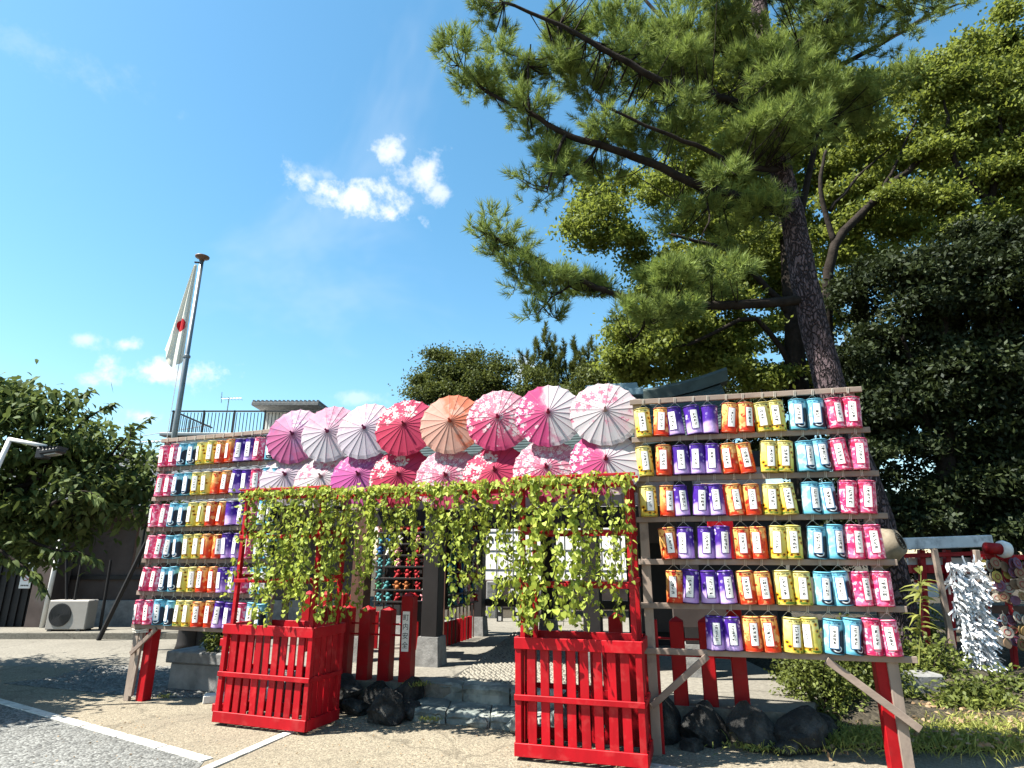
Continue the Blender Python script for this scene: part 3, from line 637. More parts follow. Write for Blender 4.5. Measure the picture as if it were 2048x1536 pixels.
# cherry tree by the low house
cbx = Vector((-8.2, 8, 0))
ch = thing('cherry_tree', 'leafy cherry tree with drooping pointed leaves beside the old house', 'tree', cbx)
mb = MB(); q_, r_ = limb([(0, 0, -.1), (.1, 0, 1), (.3, -.1, 2), (.6, -.2, 2.8)], .17, .1, 10, .02); mb.tube(q_, r_, 10); mb.build('trunk', BARK, ch, smooth=True)
shoots = [([(60, 960), (110, 850), (150, 800), (185, 782)], 8.6), ([(100, 930), (160, 850), (205, 818), (228, 806)], 8.7), ([(170, 990), (230, 900), (270, 860), (300, 835)], 8.8), ([(150, 1000), (215, 940), (255, 895), (262, 850)], 8.6),
          ([(180, 1020), (240, 960), (290, 930), (320, 915)], 9), ([(20, 950), (40, 870), (50, 810), (30, 775)], 8.5), ([(120, 1060), (190, 1020), (250, 1010), (300, 1015)], 8.7), ([(60, 1080), (110, 1100), (160, 1105), (195, 1120)], 8.2), ([(100, 1010), (150, 985), (180, 985), (205, 1000)], 8), ([(130, 1030), (200, 1000), (260, 975), (330, 930)], 9.1), ([(0, 1100), (40, 1130), (70, 1150), (90, 1180)], 8)]
mb = MB(); SP = []; SD = []; g = np.random.default_rng(12)
for ps, Y in shoots:
    q_, r_ = limb([pt(a, b, Y - .9) - cbx for a, b in ps], .022, .004, 5, .005, 6); mb.tube(q_, r_, 5)
    for k in range(3, len(q_)):
        for s in (-1, 1, 0):
            tdir = (q_[k] - q_[k - 1]).normalized()
            SP.append(q_[k]); SD.append(np.array(tdir) * .6 + np.array([s * .5, g.uniform(-.6, .6), -.5 + .4 * g.uniform()]))
for x, y in ((-70, 1050), (20, 960), (60, 960), (100, 930), (170, 990), (150, 1000), (180, 1020), (100, 1010)):
    q_, r_ = limb([Vector((.6, -.2, 2.8)) + Vector((g.uniform(-.3, .3), 0, -.4)), (pt(-60, 1050, 7.9) - cbx).lerp(pt(x, y, 7.7) - cbx, .6), pt(x, y, 7.8) - cbx], .05, .02, 6, .03); mb.tube(q_, r_, 6)
mb.build('limbs', BARK, ch, smooth=True)
cbl = B([(60, 850, 60, 55), (130, 855, 60, 50), (40, 930, 80, 65), (130, 940, 80, 65), (205, 915, 50, 40), (245, 965, 52, 42), (180, 1005, 85, 45), (70, 1020, 100, 70), (260, 1010, 40, 30), (70, 1095, 75, 35), (15, 800, 40, 40)], 7.9, 3.2, .8)
cbl += B([(-110, 900, 120, 120), (-160, 1050, 120, 100), (-60, 1030, 100, 60), (-250, 980, 120, 120)], 8.6, 1.9, 1.0) + B([(-230, 980, 130, 110), (-130, 1000, 90, 80), (-330, 950, 120, 100)], 7.2, 3.2, .6) + B([(-260, 960, 110, 90), (-360, 930, 90, 90)], 6.3, 3.2, .4)  # unseen crown masses off to the left, the nearest added to shade the asphalt
P = blob_points(cbl, 26, 41) - np.array(cbx); P = np.concatenate([P, np.array(SP)])
n = len(P); D = g.normal(0, 1, (n, 3)) * np.array([1, 1, .5]) + np.array([0, 0, -.45]); D[-len(SD):] = np.array(SD)
obj('crown', leaves_mesh('cherry_crown', P, D, g.uniform(.085, .135, n), g.uniform(.045, .062, n), CHERRY_L, .25, .35, 3), ch)

# ------------------------------------------------------------------ the gate building behind
gate = thing('shrine_gate', 'timber shrine gate with copper roof and dark posts on stone bases', 'gate', (.4, 8, PZ))
G0 = Vector((.4, 8, PZ))
def gp(x, y, z): return Vector((x, y, z)) - G0
for x, y, wd, hb, m in [(-1.98, 8.35, .19, .30, BROWNWOOD), (-.99, 8.02, .21, .33, DARKWOOD), (2.07, 7.35, .21, .33, DARKWOOD), (-.58, 10.95, .2, .3, DARKWOOD), (.6, 10.6, .2, .3, DARKWOOD), (2.6, 10.2, .2, .3, DARKWOOD), (.95, 7.55, .2, .3, DARKWOOD), (-2.0, 11.2, .2, .3, DARKWOOD)]:
    pst = MB().box((0, 0, 0), (wd, wd, 2.1), Matrix.Rotation(-.28, 3, 'Z'), .006).build('post', m, gate, loc=gp(x, y, PZ + hb + 1.05))
    mb = MB(); w0, w1 = wd * .72, wd * .62
    mb.add([(-w0, -w0, 0), (w0, -w0, 0), (w0, w0, 0), (-w0, w0, 0), (-w1, -w1, hb), (w1, -w1, hb), (w1, w1, hb), (-w1, w1, hb)], [(0, 1, 5, 4), (1, 2, 6, 5), (2, 3, 7, 6), (3, 0, 4, 7), (4, 5, 6, 7), (0, 3, 2, 1)])
    o = mb.build('stone_base', STONE, gate, loc=gp(x, y, PZ)); o.rotation_euler.z = -.28
fd = Vector((4.05, -1.0, 0)).normalized(); fn = Vector((-fd.y, fd.x, 0))
def along(t, back, z): return Vector((-1.98, 8.35, 0)) + fd * t + fn * back + Vector((0, 0, z)) - G0
MB().beam(along(-.5, 0, 2.0), along(5.3, 0, 2.0), .14, .20).build('lintel', DARKWOOD, gate)
MB().beam(along(-.3, -.02, 2.32), along(5.1, -.02, 2.32), .08, .42).build('plaster_band', PALEPL, gate)
MB().beam(along(-.5, 0, 2.62), along(5.3, 0, 2.62), .16, .18).build('beam', DARKWOOD, gate)
MB().beam(along(-.3, 2.7, 2.1), along(5.1, 2.7, 2.1), .14, .25).build('lintel', DARKWOOD, gate)
MB().beam(along(.2, 3.1, .75), along(5.1, 3.1, .75), .06, .12).build('rear_rail', BLACK, gate)
# roof: curved slopes of copper shingle courses
RL0, RL1 = -.2, 4.85
def roof_pt(t, u, side):      # u 0 ridge .. 1 eave
    b = 1.35 + side * (1.75 * u); e = (t - (RL0 + RL1) / 2) / ((RL1 - RL0) / 2)
    z = 3.70 - 1.12 * u + .28 * u * u * .6 + .26 * max(0, e) ** 3
    return along(t, b, z)
for side in (-1, 1):
    nC = 15 if side < 0 else 5
    for c in range(nC):
        u0, u1 = c / nC, (c + 1.12) / nC; mb = MB(); vs = []; nt_ = 14
        for k in range(nt_ + 1):
            t = RL0 + (RL1 - RL0) * k / nt_; lift = Vector((0, 0, .018))
            vs += [roof_pt(t, u0, side), roof_pt(t, u1, side) + lift, roof_pt(t, u1, side) - Vector((0, 0, .01))]
        fs = []
        for k in range(nt_):
            a = 3 * k; fs += [(a, a + 3, a + 4, a + 1), (a + 1, a + 4, a + 5, a + 2)]
        mb.add(vs, fs); mb.build('roof_course', COPPER, gate)
mb = MB(); vs = []; fs = []
for k in range(15):
    t = RL0 - .1 + (RL1 - RL0 + .2) * k / 14; e = max(0, (k - 7) / 7) ** 3; c = along(t, 1.35, 3.72 + .30 * e)
    for dx, dz in ((-.13, -.06), (-.13, .10), (-.05, .16), (.05, .16), (.13, .10), (.13, -.06)): vs.append(c + fn * dx + Vector((0, 0, dz)))
for k in range(14):
    for j in range(6): a = k * 6; fs.append((a + j, a + (j + 1) % 6, a + 6 + (j + 1) % 6, a + 6 + j))
fs += [tuple(range(6)), tuple(14 * 6 + j for j in range(6))]
mb.add(vs, fs); rd_ = mb.build('ridge', COPPER, gate)
MB().box(along(3.3, 1.0, 3.86), (.75, .25, .12), Matrix.Rotation(-.24, 3, 'Z'), .01).build('ridge_flashing', BLUESHEET, gate)
MB().box(along(3.5, .75, 3.72), (.5, .25, .10), Matrix.Rotation(-.24, 3, 'Z'), .01).build('ridge_flashing', BLUESHEET, gate)
for s, nm in ((.0, 0), (4.6, 0)):
    MB().add([along(s, -.3, 2.7), along(s, 3.0, 2.7), along(s, 1.35, 3.55)], [(0, 1, 2)]).build('gable', DARKWOOD, gate)
for k in range(18):
    t = RL0 + .12 + k * .27
    MB().beam(roof_pt(t, 1.02, -1) - Vector((0, 0, .06)), roof_pt(t, .62, -1) - Vector((0, 0, .08)), .05, .06, 0).build('rafter', DARKWOOD, gate)
# back wall pieces on the dark side of the gate
MB().beam(along(3.3, 2.3, 1.25), along(5.6, 2.3, 1.25), .08, 2.0).build('side_wall', DARKWOOD, gate)
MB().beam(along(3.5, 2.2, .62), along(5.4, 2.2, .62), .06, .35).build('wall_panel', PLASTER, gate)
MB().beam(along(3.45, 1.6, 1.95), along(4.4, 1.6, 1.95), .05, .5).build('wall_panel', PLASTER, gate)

# ------------------------------------------------------------------ lantern materials
def translucent_mix(t, out, col, tr=.3, rough=.45, gloss=.05):
    d = t.n('ShaderNodeBsdfPrincipled'); t.l(col, d.inputs['Base Color']); d.inputs['Roughness'].default_value = rough; d.inputs['Specular IOR Level'].default_value = .35
    x = t.n('ShaderNodeBsdfTranslucent'); t.l(col, x.inputs[0]); m = t.n('ShaderNodeMixShader'); m.inputs[0].default_value = tr
    t.l(d.outputs[0], m.inputs[1]); t.l(x.outputs[0], m.inputs[2]); t.l(m.outputs[0], out.inputs[0]); return d
def lantern_mat(kind):
    m, t, out = newmat('lantern_' + kind)
    uv = t.n('ShaderNodeUVMap'); sp = t.n('ShaderNodeSeparateXYZ'); t.l(uv.outputs[0], sp.inputs[0])
    X = t.m('MULTIPLY', t.m('SUBTRACT', sp.outputs[0], .5), 1.55); V = sp.outputs[1]
    oi = t.n('ShaderNodeObjectInfo'); rnd = oi.outputs['Random']
    cv = t.n('ShaderNodeCombineXYZ'); t.l(X, cv.inputs[0]); t.l(V, cv.inputs[1]); t.l(t.m('MULTIPLY', rnd, 20), cv.inputs[2]); vec = cv.outputs[0]
    def ell(cx, cy, rx, ry, soft=.15):
        a = t.m('DIVIDE', t.m('SUBTRACT', X, cx), rx); b = t.m('DIVIDE', t.m('SUBTRACT', V, cy), ry)
        r = t.m('SQRT', t.m('ADD', t.m('MULTIPLY', a, a), t.m('MULTIPLY', b, b))); return t.m('SUBTRACT', 1, t.sstep(r, 1 - soft, 1 + soft)), r
    nz = t.noise(vec, 3.6, 3).outputs[0]; nf = t.noise(vec, 8, 2).outputs[0]
    if kind == 'yellow':
        c = t.mix(t.sstep(V, .1, .9), (.72, .60, .09), (.82, .76, .30)); c = t.mix(t.sstep(nz, .45, .7), c, (.80, .70, .14))
        for cx, cy, s in [(-.24, .30, 1), (-.17, .19, 1.1), (-.05, .12, .8), (.23, .62, .9), (.28, .48, .9), (.2, .8, .8), (.12, .14, .8), (-.45, .5, 1), (.5, .3, 1)]:
            c = t.mix(ell(cx, cy, .085 * s, .062 * s, .35)[0], c, (.80, .38, .01)); c = t.mix(ell(cx, cy, .046 * s, .034 * s, .3)[0], c, (.05, .02, .005))
        c = t.mix(t.m('MULTIPLY', ell(0, .06, .28, .05)[0], t.sstep(nf, .45, .55)), c, (.12, .22, .03))
    elif kind == 'orange':
        c = t.mix(t.sstep(t.m('ADD', V, t.m('MULTIPLY', X, -.8)), .2, .9), (.66, .055, .010), (.92, .55, .16))
        v1 = t.vor(vec, 6); c = t.mix(t.m('MULTIPLY', t.sstep(nf, .46, .54), t.m('SUBTRACT', 1, t.sstep(v1.outputs[0], .35, .5))), c, (.52, .018, .008))
        c = t.mix(t.m('MULTIPLY', t.sstep(nz, .55, .62), .7), c, (.92, .62, .25)); c = t.mix(t.m('MULTIPLY', t.m('SUBTRACT', 1, t.sstep(V, .08, .2)), t.sstep(nf, .4, .6)), c, (.70, .03, .01))
    elif kind == 'purple':
        c = t.mix(t.sstep(t.m('ADD', V, t.m('MULTIPLY', t.m('SUBTRACT', nz, .5), .5)), .15, .5), (.55, .33, .76), (.070, .020, .30))
        c = t.mix(t.m('MULTIPLY', ell(-.08, .22, .26, .2, .2)[0], .55), c, (.72, .55, .88))
        v1 = t.vor(vec, 6.5); fl = t.m('SUBTRACT', 1, t.sstep(v1.outputs[0], .25, .38)); msk = t.m('MULTIPLY', fl, t.sstep(t.m('ADD', t.m('ABSOLUTE', X), t.m('MULTIPLY', V, .35)), .3, .5))
        c = t.mix(t.m('MULTIPLY', msk, t.sstep(V, .3, .5)), c, (.66, .56, .90))
        c = t.mix(t.m('SUBTRACT', 1, t.sstep(V, .02, .05)), c, (.05, .01, .12))
    elif kind == 'blue':
        c = t.mix(t.sstep(nz, .42, .6), (.20, .55, .70), (.55, .82, .88)); c = t.mix(t.m('SUBTRACT', 1, t.sstep(V, .05, .16)), c, (.10, .42, .58)); c = t.mix(t.sstep(V, .82, .9), c, (.16, .50, .66))
        c = t.mix(ell(.22, .40, .20, .32, .12)[0], c, (.012, .014, .03)); c = t.mix(ell(.12, .15, .24, .12, .12)[0], c, (.012, .014, .03)); c = t.mix(ell(.26, .64, .06, .07, .2)[0], c, (.012, .014, .03))
        e, r = ell(.06, .18, .11, .085); ring = t.m('MULTIPLY', t.sstep(r, .72, .8), t.m('SUBTRACT', 1, t.sstep(r, 1.05, 1.15))); ring = t.m('MULTIPLY', ring, t.sstep(t.m('SUBTRACT', X, V), -.25, -.1))
        c = t.mix(ring, c, (.80, .86, .88))
    else:
        c = t.mix(t.sstep(nz, .4, .62), (.66, .025, .13), (.82, .16, .32)); v1 = t.vor(vec, 7)
        c = t.mix(t.m('MULTIPLY', t.sstep(nf, .50, .58), .85), c, (.92, .60, .68)); e, r = ell(-.2, .80, .12, .08)
        c = t.mix(t.m('MULTIPLY', e, .8), c, (.55, .01, .05)); e2, r2 = ell(.22, .14, .12, .08); c = t.mix(t.m('MULTIPLY', e2, .7), c, (.52, .01, .06))
        c = t.mix(t.m('MULTIPLY', t.m('SUBTRACT', 1, t.sstep(v1.outputs[0], .12, .2)), .7), c, (.50, .005, .06))
    # the festival name printed under the top rim
    dk = {'yellow': (.10, .05, .01), 'orange': (.30, .02, .01), 'purple': (.04, .01, .16), 'blue': (.02, .10, .22), 'pink': (.30, .0, .04)}[kind]
    for cx in (-.13, 0, .13):
        c = t.mix(t.m('MULTIPLY', ell(cx, .885, .055, .032, .2)[0], t.sstep(t.noise(vec, 55, 2).outputs[0], .42, .5)), c, dk)
    vv = t.n('ShaderNodeVectorMath', operation='SCALE'); t.l(c, vv.inputs[0]); t.l(t.m('ADD', t.m('MULTIPLY', rnd, .25), .85), vv.inputs[3])
    b = translucent_mix(t, out, vv.outputs[0], .32, .38)
    wv = t.noise(vec, 4, 3).outputs[0]; bump(t, b, wv, .25, .02); return m
LMAT = {k: lantern_mat(k) for k in ('yellow', 'orange', 'purple', 'blue', 'pink')}
def strip_mat(name, frame_col):
    m, t, out = newmat(name); uv = t.n('ShaderNodeUVMap'); sp = t.n('ShaderNodeSeparateXYZ'); t.l(uv.outputs[0], sp.inputs[0])
    oi = t.n('ShaderNodeObjectInfo'); u, v = sp.outputs[0], sp.outputs[1]
    bd = t.m('MAXIMUM', t.m('MULTIPLY', t.m('ABSOLUTE', t.m('SUBTRACT', u, .5)), 2), t.m('ADD', t.m('MULTIPLY', t.m('ABSOLUTE', t.m('SUBTRACT', v, .5)), 2), -.0))
    bu = t.m('GREATER_THAN', t.m('ABSOLUTE', t.m('SUBTRACT', u, .5)), .385); bv = t.m('GREATER_THAN', t.m('ABSOLUTE', t.m('SUBTRACT', v, .5)), .47)
    cv = t.n('ShaderNodeCombineXYZ'); t.l(t.m('MULTIPLY', u, 5), cv.inputs[0]); t.l(t.m('MULTIPLY', v, 17), cv.inputs[1]); t.l(t.m('MULTIPLY', oi.outputs['Random'], 90), cv.inputs[2])
    nz = t.noise(cv.outputs[0], 1.25, 2, .5, .6).outputs[0]
    wd = t.m('ADD', .13, t.m('MULTIPLY', oi.outputs['Random'], .06)); inner = t.m('MULTIPLY', t.m('LESS_THAN', t.m('ABSOLUTE', t.m('SUBTRACT', u, .5)), wd), t.m('LESS_THAN', t.m('ABSOLUTE', t.m('SUBTRACT', v, .52)), .36))
    cell = t.m('GREATER_THAN', t.m('FRACT', t.m('MULTIPLY', v, 6.3)), .22)
    ink = t.m('MULTIPLY', t.m('MULTIPLY', inner, cell), t.sstep(nz, .43, .52))
    c = t.mix(ink, (.70, .69, .66), (.012, .012, .015)); c = t.mix(t.m('MAXIMUM', bu, bv), c, frame_col)
    principled(t, out, c, .6, .25); return m
STRIP = {'yellow': strip_mat('strip_y', (.24, .18, .05)), 'orange': strip_mat('strip_o', (.38, .03, .02)), 'purple': strip_mat('strip_v', (.05, .02, .16)), 'blue': strip_mat('strip_b', (.03, .12, .25)), 'pink': strip_mat('strip_p', (.45, .02, .08))}
# lantern meshes
def uv_lathe(name, prof, n, m, a0=-math.pi, a1=math.pi, v0=None, v1=None):
    """prof in (r,z); front of the body (-y) sits at u=.5"""
    vs = []; uvs = []; zs = [z for r, z in prof]; z0 = min(zs) if v0 is None else v0; z1 = max(zs) if v1 is None else v1
    for r, z in prof:
        for k in range(n + 1):
            a = a0 + (a1 - a0) * k / n; vs.append((r * math.sin(a), -r * math.cos(a), z)); uvs.append((k / n, (z - z0) / (z1 - z0)))
    fs = [(i * (n + 1) + k, i * (n + 1) + k + 1, (i + 1) * (n + 1) + k + 1, (i + 1) * (n + 1) + k) for i in range(len(prof) - 1) for k in range(n)]
    me = bpy.data.meshes.new(name); me.from_pydata(vs, [], fs); ul = me.uv_layers.new(name='UVMap')
    for lp in me.loops: ul.data[lp.index].uv = uvs[lp.vertex_index]
    me.polygons.foreach_set('use_smooth', [True] * len(me.polygons)); me.materials.append(m); return me
LH = .262
prof = [(.046, .0), (.060, .002), (.0635, .012), (.062, .03), (.063, .085), (.0625, .14), (.0615, .19), (.061, .23), (.0615, .248), (.058, .260), (.044, .262)]
BODY = {k: uv_lathe('lantern_body_' + k, prof, 20, LMAT[k], v0=0, v1=LH) for k in LMAT}
STRIPM = {k: uv_lathe('name_strip_' + k, [(.0652, .045), (.0656, .10), (.0652, .16), (.0645, .218)], 7, STRIP[k], -.50, .50) for k in LMAT}
RIMC = {k: surf('rim_' + k, c, .5, 5, .1, 0) for k, c in {'yellow': (.45, .33, .05), 'orange': (.42, .05, .015), 'purple': (.05, .015, .14), 'blue': (.07, .24, .33), 'pink': (.42, .015, .07)}.items()}
RIMB = {k: MB().lathe([(.0605, 0), (.0645, .0), (.0645, .007), (.0605, .007)], 18).mesh('rim', RIMC[k], True) for k in RIMC}
mb = MB()
for s in (-1, 1): mb.tube([(s * .052, 0, -.046), (s * .004, -.002, 0)], .0016, 4)
for s in (-.004, .007):
    mb.tube([(s, -.018, -.004), (s + .003, -.0195, .046), (s + .002, .0, .0485), (s, .019, .044), (s, .017, -.004), (s, -.018, -.004)], .0022, 4)
HANG = mb.mesh('hanger', STRING)
LDESC = {'yellow': 'yellow sunflower', 'orange': 'orange maple leaf', 'purple': 'purple blossom', 'blue': 'pale blue black cat', 'pink': 'crimson floral'}
def lantern(M, kind, label, group, strip=True):
    o = thing('hanging_lantern', label, 'lantern', group=group, M=M)
    tw = random.gauss(0, .22); Rt = Matrix.Translation((0, 0, -.042 - LH)) @ Matrix.Rotation(random.gauss(0, .05), 4, 'Y') @ Matrix.Rotation(tw, 4, 'Z')
    Rt = Rt @ Matrix.Diagonal((random.uniform(1.12, 1.18), random.uniform(1.1, 1.18), random.uniform(.97, 1.03), 1)); obj('body', BODY[kind], o, M=Rt)
    obj('top_rim', RIMB[kind], o, M=Rt @ Matrix.Translation((0, 0, LH - .012))); obj('bottom_rim', RIMB[kind], o, M=Rt @ Matrix.Translation((0, 0, .002)))
    obj('hanger', HANG, o)
    if strip: obj('name_strip', STRIPM[kind], o, M=Rt @ Matrix.Rotation(random.gauss(.0, .16) - tw * .4, 4, 'Z'))
    return o
K = dict(Y='yellow', O='orange', V='purple', B='blue', P='pink')
def rack(org, dirv, rows, label, group, endname, wraps_left, post_x, rackname):
    d = Vector((*dirv, 0)).normalized(); y = Vector((-d.y, d.x, 0)); M = frame(d, y, (0, 0, 1), Vector((*org, 0)))
    rk = thing('lantern_rack', label, 'rack', group=None, M=M)
    W_ = 1.86; zs = [2.865 - .35 * i for i in range(7)]
    for i, z in enumerate(zs):
        dz = random.uniform(-.008, .008); x1 = W_ + .05 + .012 * i * (0 if wraps_left else 1)
        MB().beam((-.04, 0, z), (x1 - .02, 0, z + dz), .030, .046, .003).build('rail', WOOD, rk)
    for x in post_x:
        MB().beam((x, .036, 0), (x, .036, 2.90), .038, .075, .003, up=(1, 0, 0)).build('post', WOODV, rk)
    cells = []
    for ri, (row, off) in enumerate(rows):
        for ci, ch_ in enumerate(row):
            if ch_ == '.': continue
            x = off + ci * .1425 + random.gauss(0, .008) + (.006 if ci % 2 else -.006)
            cells.append((ri, ci, len(row), ch_, x, zs[ri] - .024))
    for ri, ci, n, ch_, x, z in cells:
        k = K[ch_.upper()]; pos = ORD[ci] if not wraps_left else ORD[ci]
        lb = f"{LDESC[k]} lantern, {pos} from {endname}, {ORD[ri]} row down, rack {rackname}"
        lantern(M @ Matrix.Translation((x, -.0, z)), k, lb, group, ch_.isupper())
    return rk, M
rows_r = [('YOVvVOOYYBBPP'.replace('v', 'V'), .075)] * 3 + [('.OVVVOOYYBBPP', .08), ('.OVVVOOYYBBPP', .09), ('...VVOOYYBBPP', .10)]
rows_r[0] = ('YOVVvOOYYBBPP', .075)
rk_r, MR = rack((1.12, 5.36), (1.81, -.43), rows_r, 'weathered timber lantern rack with diagonal braces beside the pine', 'paper lanterns hung on the rack beside the pine', 'planter end', False, (.02, 1.80), 'beside the pine')
MB().beam((.46, -.022, .745), (.0, -.022, .36), .022, .05).build('brace', WOOD, rk_r); MB().beam((1.33, -.022, .745), (1.90, -.022, .30), .022, .055).build('brace', WOOD, rk_r)
MB().beam((1.735, .09, -.02), (1.735, .09, .80), .10, .10, .006, up=(1, 0, 0)).build('red_leg', REDOLD, rk_r)
MB().beam((.05, .10, -.02), (.05, .10, 1.0), .06, .06, .004, up=(1, 0, 0)).build('red_leg', REDOLD, rk_r)
MB().tube([(1.795, -.005, 2.72), (1.80, .09, 2.66), (1.84, .04, 2.58), (1.78, -.01, 2.5)], .004, 5).build('binding_cord', STRING, rk_r)
rows_l = [('PPBBYYOOVVPBB', .08), ('PPBBYYoOVVPBB', .08), ('PPBBYYOOvVPBB', .08), ('PPBBYYOOVVPBB', .08), ('PPBBYYOOVVPBB', .08), ('PPBBYYOOVVPBB', .08)]
rk_l, ML = rack((-4.23, 7.25), (1.74, -.65), rows_l, 'weathered timber lantern rack with wrapped rails beside the gravel bed', 'paper lanterns hung on the rack by the gravel', 'outer end', True, (.02, 1.82), 'by the gravel')
MB().beam((.36, -.022, .75), (.03, -.022, .48), .022, .045).build('brace', WOOD, rk_l); MB().beam((.10, .03, .74), (.07, .03, .05), .03, .05, up=(1, 0, 0)).build('brace', WOODV, rk_l)
MB().beam((.17, .11, -.02), (.17, .11, .80), .11, .11, .006, up=(1, 0, 0)).build('red_leg', REDOLD, rk_l)
for k in range(5): MB().tube([(.02 + random.uniform(-.02, .05), -.03, .70 + .01 * k), (.1, -.03, .715 + random.uniform(-.02, .02)), (.2, .02, .705 + .01 * k)], .004, 4).build('binding_cord', STRING, rk_l)

# ------------------------------------------------------------------ frame that carries the parasols
fr = thing('parasol_frame', 'timber frame between the two racks carrying rows of parasols', 'frame', (-.7, 6, 0))
A0 = Vector((-2.47, 6.62, 0)); A1 = Vector((1.10, 5.40, 0)); fdv = (A1 - A0).normalized(); fnv = Vector((fdv.y, -fdv.x, 0)); O0 = Vector((-.7, 6, 0))
for z in (2.1, 2.45, 2.85): MB().beam(A0 + Vector((0, 0, z)) - fnv * .16 - O0, A1 + Vector((0, 0, z)) - fnv * .16 - O0, .04, .06).build('rail', WOOD, fr)
for t in (.0, .98): MB().beam(A0.lerp(A1, t) - fnv * .2 - O0, A0.lerp(A1, t) - fnv * .2 - O0 + Vector((0, 0, 2.95)), .06, .06, up=(1, 0, 0)).build('post', WOODV, fr)

# ------------------------------------------------------------------ parasols
def parasol_mat(name, a, b, ang, flower, fs, cover, fdir=(0, 1), ctr=None, petal=.36, edge=.25, c2=None):
    m, t, out = newmat(name); c = t.n('ShaderNodeTexCoord'); o = c.outputs['Object']; sp = t.n('ShaderNodeSeparateXYZ'); t.l(o, sp.inputs[0])
    x = t.m('DIVIDE', sp.outputs[0], .33); y = t.m('DIVIDE', sp.outputs[1], .33)
    nz = t.noise(o, 7, 4).outputs[0]; nf = t.noise(o, 24, 3).outputs[0]
    gx = t.m('ADD', t.m('ADD', t.m('MULTIPLY', x, math.cos(ang)), t.m('MULTIPLY', y, math.sin(ang))), t.m('MULTIPLY', t.m('SUBTRACT', nz, .5), 1.1))
    col = t.mix(t.sstep(gx, -edge, edge), a, b)
    if c2: col = t.mix(t.m('MULTIPLY', t.sstep(nz, .52, .62), .7), col, c2)
    # five-petalled blossoms
    v1 = t.vor(o, fs); dv = t.n('ShaderNodeVectorMath', operation='SUBTRACT'); t.l(o, dv.inputs[0]); t.l(v1.outputs['Position'], dv.inputs[1])
    ds = t.n('ShaderNodeSeparateXYZ'); t.l(dv.outputs[0], ds.inputs[0]); th = t.m('ARCTAN2', ds.outputs[1], ds.outputs[0])
    pr = t.m('ADD', petal, t.m('MULTIPLY', t.m('COSINE', t.m('MULTIPLY', th, 5)), petal * .24))
    fl = t.m('LESS_THAN', v1.outputs['Distance'], pr)
    ff = t.m('ADD', t.m('ADD', t.m('MULTIPLY', x, fdir[0]), t.m('MULTIPLY', y, fdir[1])), t.m('MULTIPLY', t.m('SUBTRACT', nz, .5), 2.4))
    fm = t.m('MULTIPLY', fl, t.sstep(ff, .55 - cover, .75 - cover)); col = t.mix(fm, col, flower)
    if ctr: col = t.mix(t.m('MULTIPLY', fm, t.m('LESS_THAN', v1.outputs['Distance'], petal * .28)), col, ctr)
    v2 = t.vor(o, fs * 2.3); col = t.mix(t.m('MULTIPLY', t.m('LESS_THAN', v2.outputs['Distance'], .28), t.sstep(ff, .6 - cover, 1 - cover)), col, flower)
    vv = t.n('ShaderNodeVectorMath', operation='SCALE'); t.l(col, vv.inputs[0]); vv.inputs[3].default_value = .64; col = vv.outputs[0]
    translucent_mix(t, out, col, .38, .8); return m
PW = (.80, .72, .76)
styles = {
 'pink_lilac': (parasol_mat('p1', (.62, .14, .34), (.74, .48, .64), R(50), PW, 14, .45, (.5, .5), None, .38, .5, (.46, .20, .46)), 'pink and lilac'),
 'white_pink': (parasol_mat('p2', (.72, .68, .74), (.74, .40, .53), R(75), (.70, .25, .42), 16, .3, (.3, .9), None, .34, .5, (.80, .62, .70)), 'white brushed with pale pink'),
 'white_lilac': (parasol_mat('p3', (.66, .60, .68), (.74, .52, .62), R(85), (.82, .74, .70), 16, .45, (0, 1), (.70, .45, .35), .42, .4, (.60, .48, .62)), 'silvery lilac with cream blossom'),
 'crimson': (parasol_mat('p4', (.58, .030, .10), (.62, .05, .14), R(60), (.86, .78, .74), 11, .22, (-.75, .75), (.72, .45, .25), .46, .6), 'crimson with large white blossoms'),
 'peach': (parasol_mat('p5', (.76, .42, .33), (.78, .22, .12), R(35), (.80, .70, .58), 17, -.5, (.9, .4), None, .4, .12, (.78, .50, .40)), 'plain peach with coral edge'),
 'rose_blossom': (parasol_mat('p6', (.66, .06, .19), (.74, .32, .42), R(60), (.86, .76, .78), 17, .8, (-.3, .5), (.75, .2, .3), .44, .8), 'rose covered in white blossom'),
 'half_rose': (parasol_mat('p7', (.66, .07, .24), (.78, .74, .76), R(10), (.86, .76, .80), 18, .25, (-.9, -.2), None, .42, .18), 'half magenta half white'),
 'pale_blossom': (parasol_mat('p8', (.70, .66, .68), (.80, .70, .72), R(80), (.70, .22, .34), 15, .62, (-.4, .4), None, .38, .3, (.80, .56, .62)), 'pale with scattered rose blossom'),
 'magenta': (parasol_mat('p9', (.58, .09, .36), (.66, .16, .38), R(60), (.78, .50, .68), 19, .3, (0, 1), None, .34, .5, (.48, .12, .42)), 'deep magenta'),
}
RIBM = {k: surf('rib_' + k, c, .6, 9, .2, 0) for k, c in {'pink_lilac': (.36, .10, .24), 'white_pink': (.48, .32, .42), 'white_lilac': (.44, .34, .44), 'crimson': (.36, .015, .06), 'peach': (.46, .20, .14), 'rose_blossom': (.42, .05, .13), 'half_rose': (.50, .14, .26), 'pale_blossom': (.52, .36, .40), 'magenta': (.34, .05, .22)}.items()}
TIPM = {k: surf('tip_' + k, c, .5, 9, .2, 0) for k, c in {'pink_lilac': (.22, .02, .12), 'white_pink': (.30, .03, .13), 'white_lilac': (.24, .03, .12), 'crimson': (.30, .01, .05), 'peach': (.50, .08, .04), 'rose_blossom': (.36, .015, .08), 'half_rose': (.36, .015, .08), 'pale_blossom': (.45, .30, .32), 'magenta': (.25, .02, .12)}.items()}
NR, PR, PH = 20, .33, .075
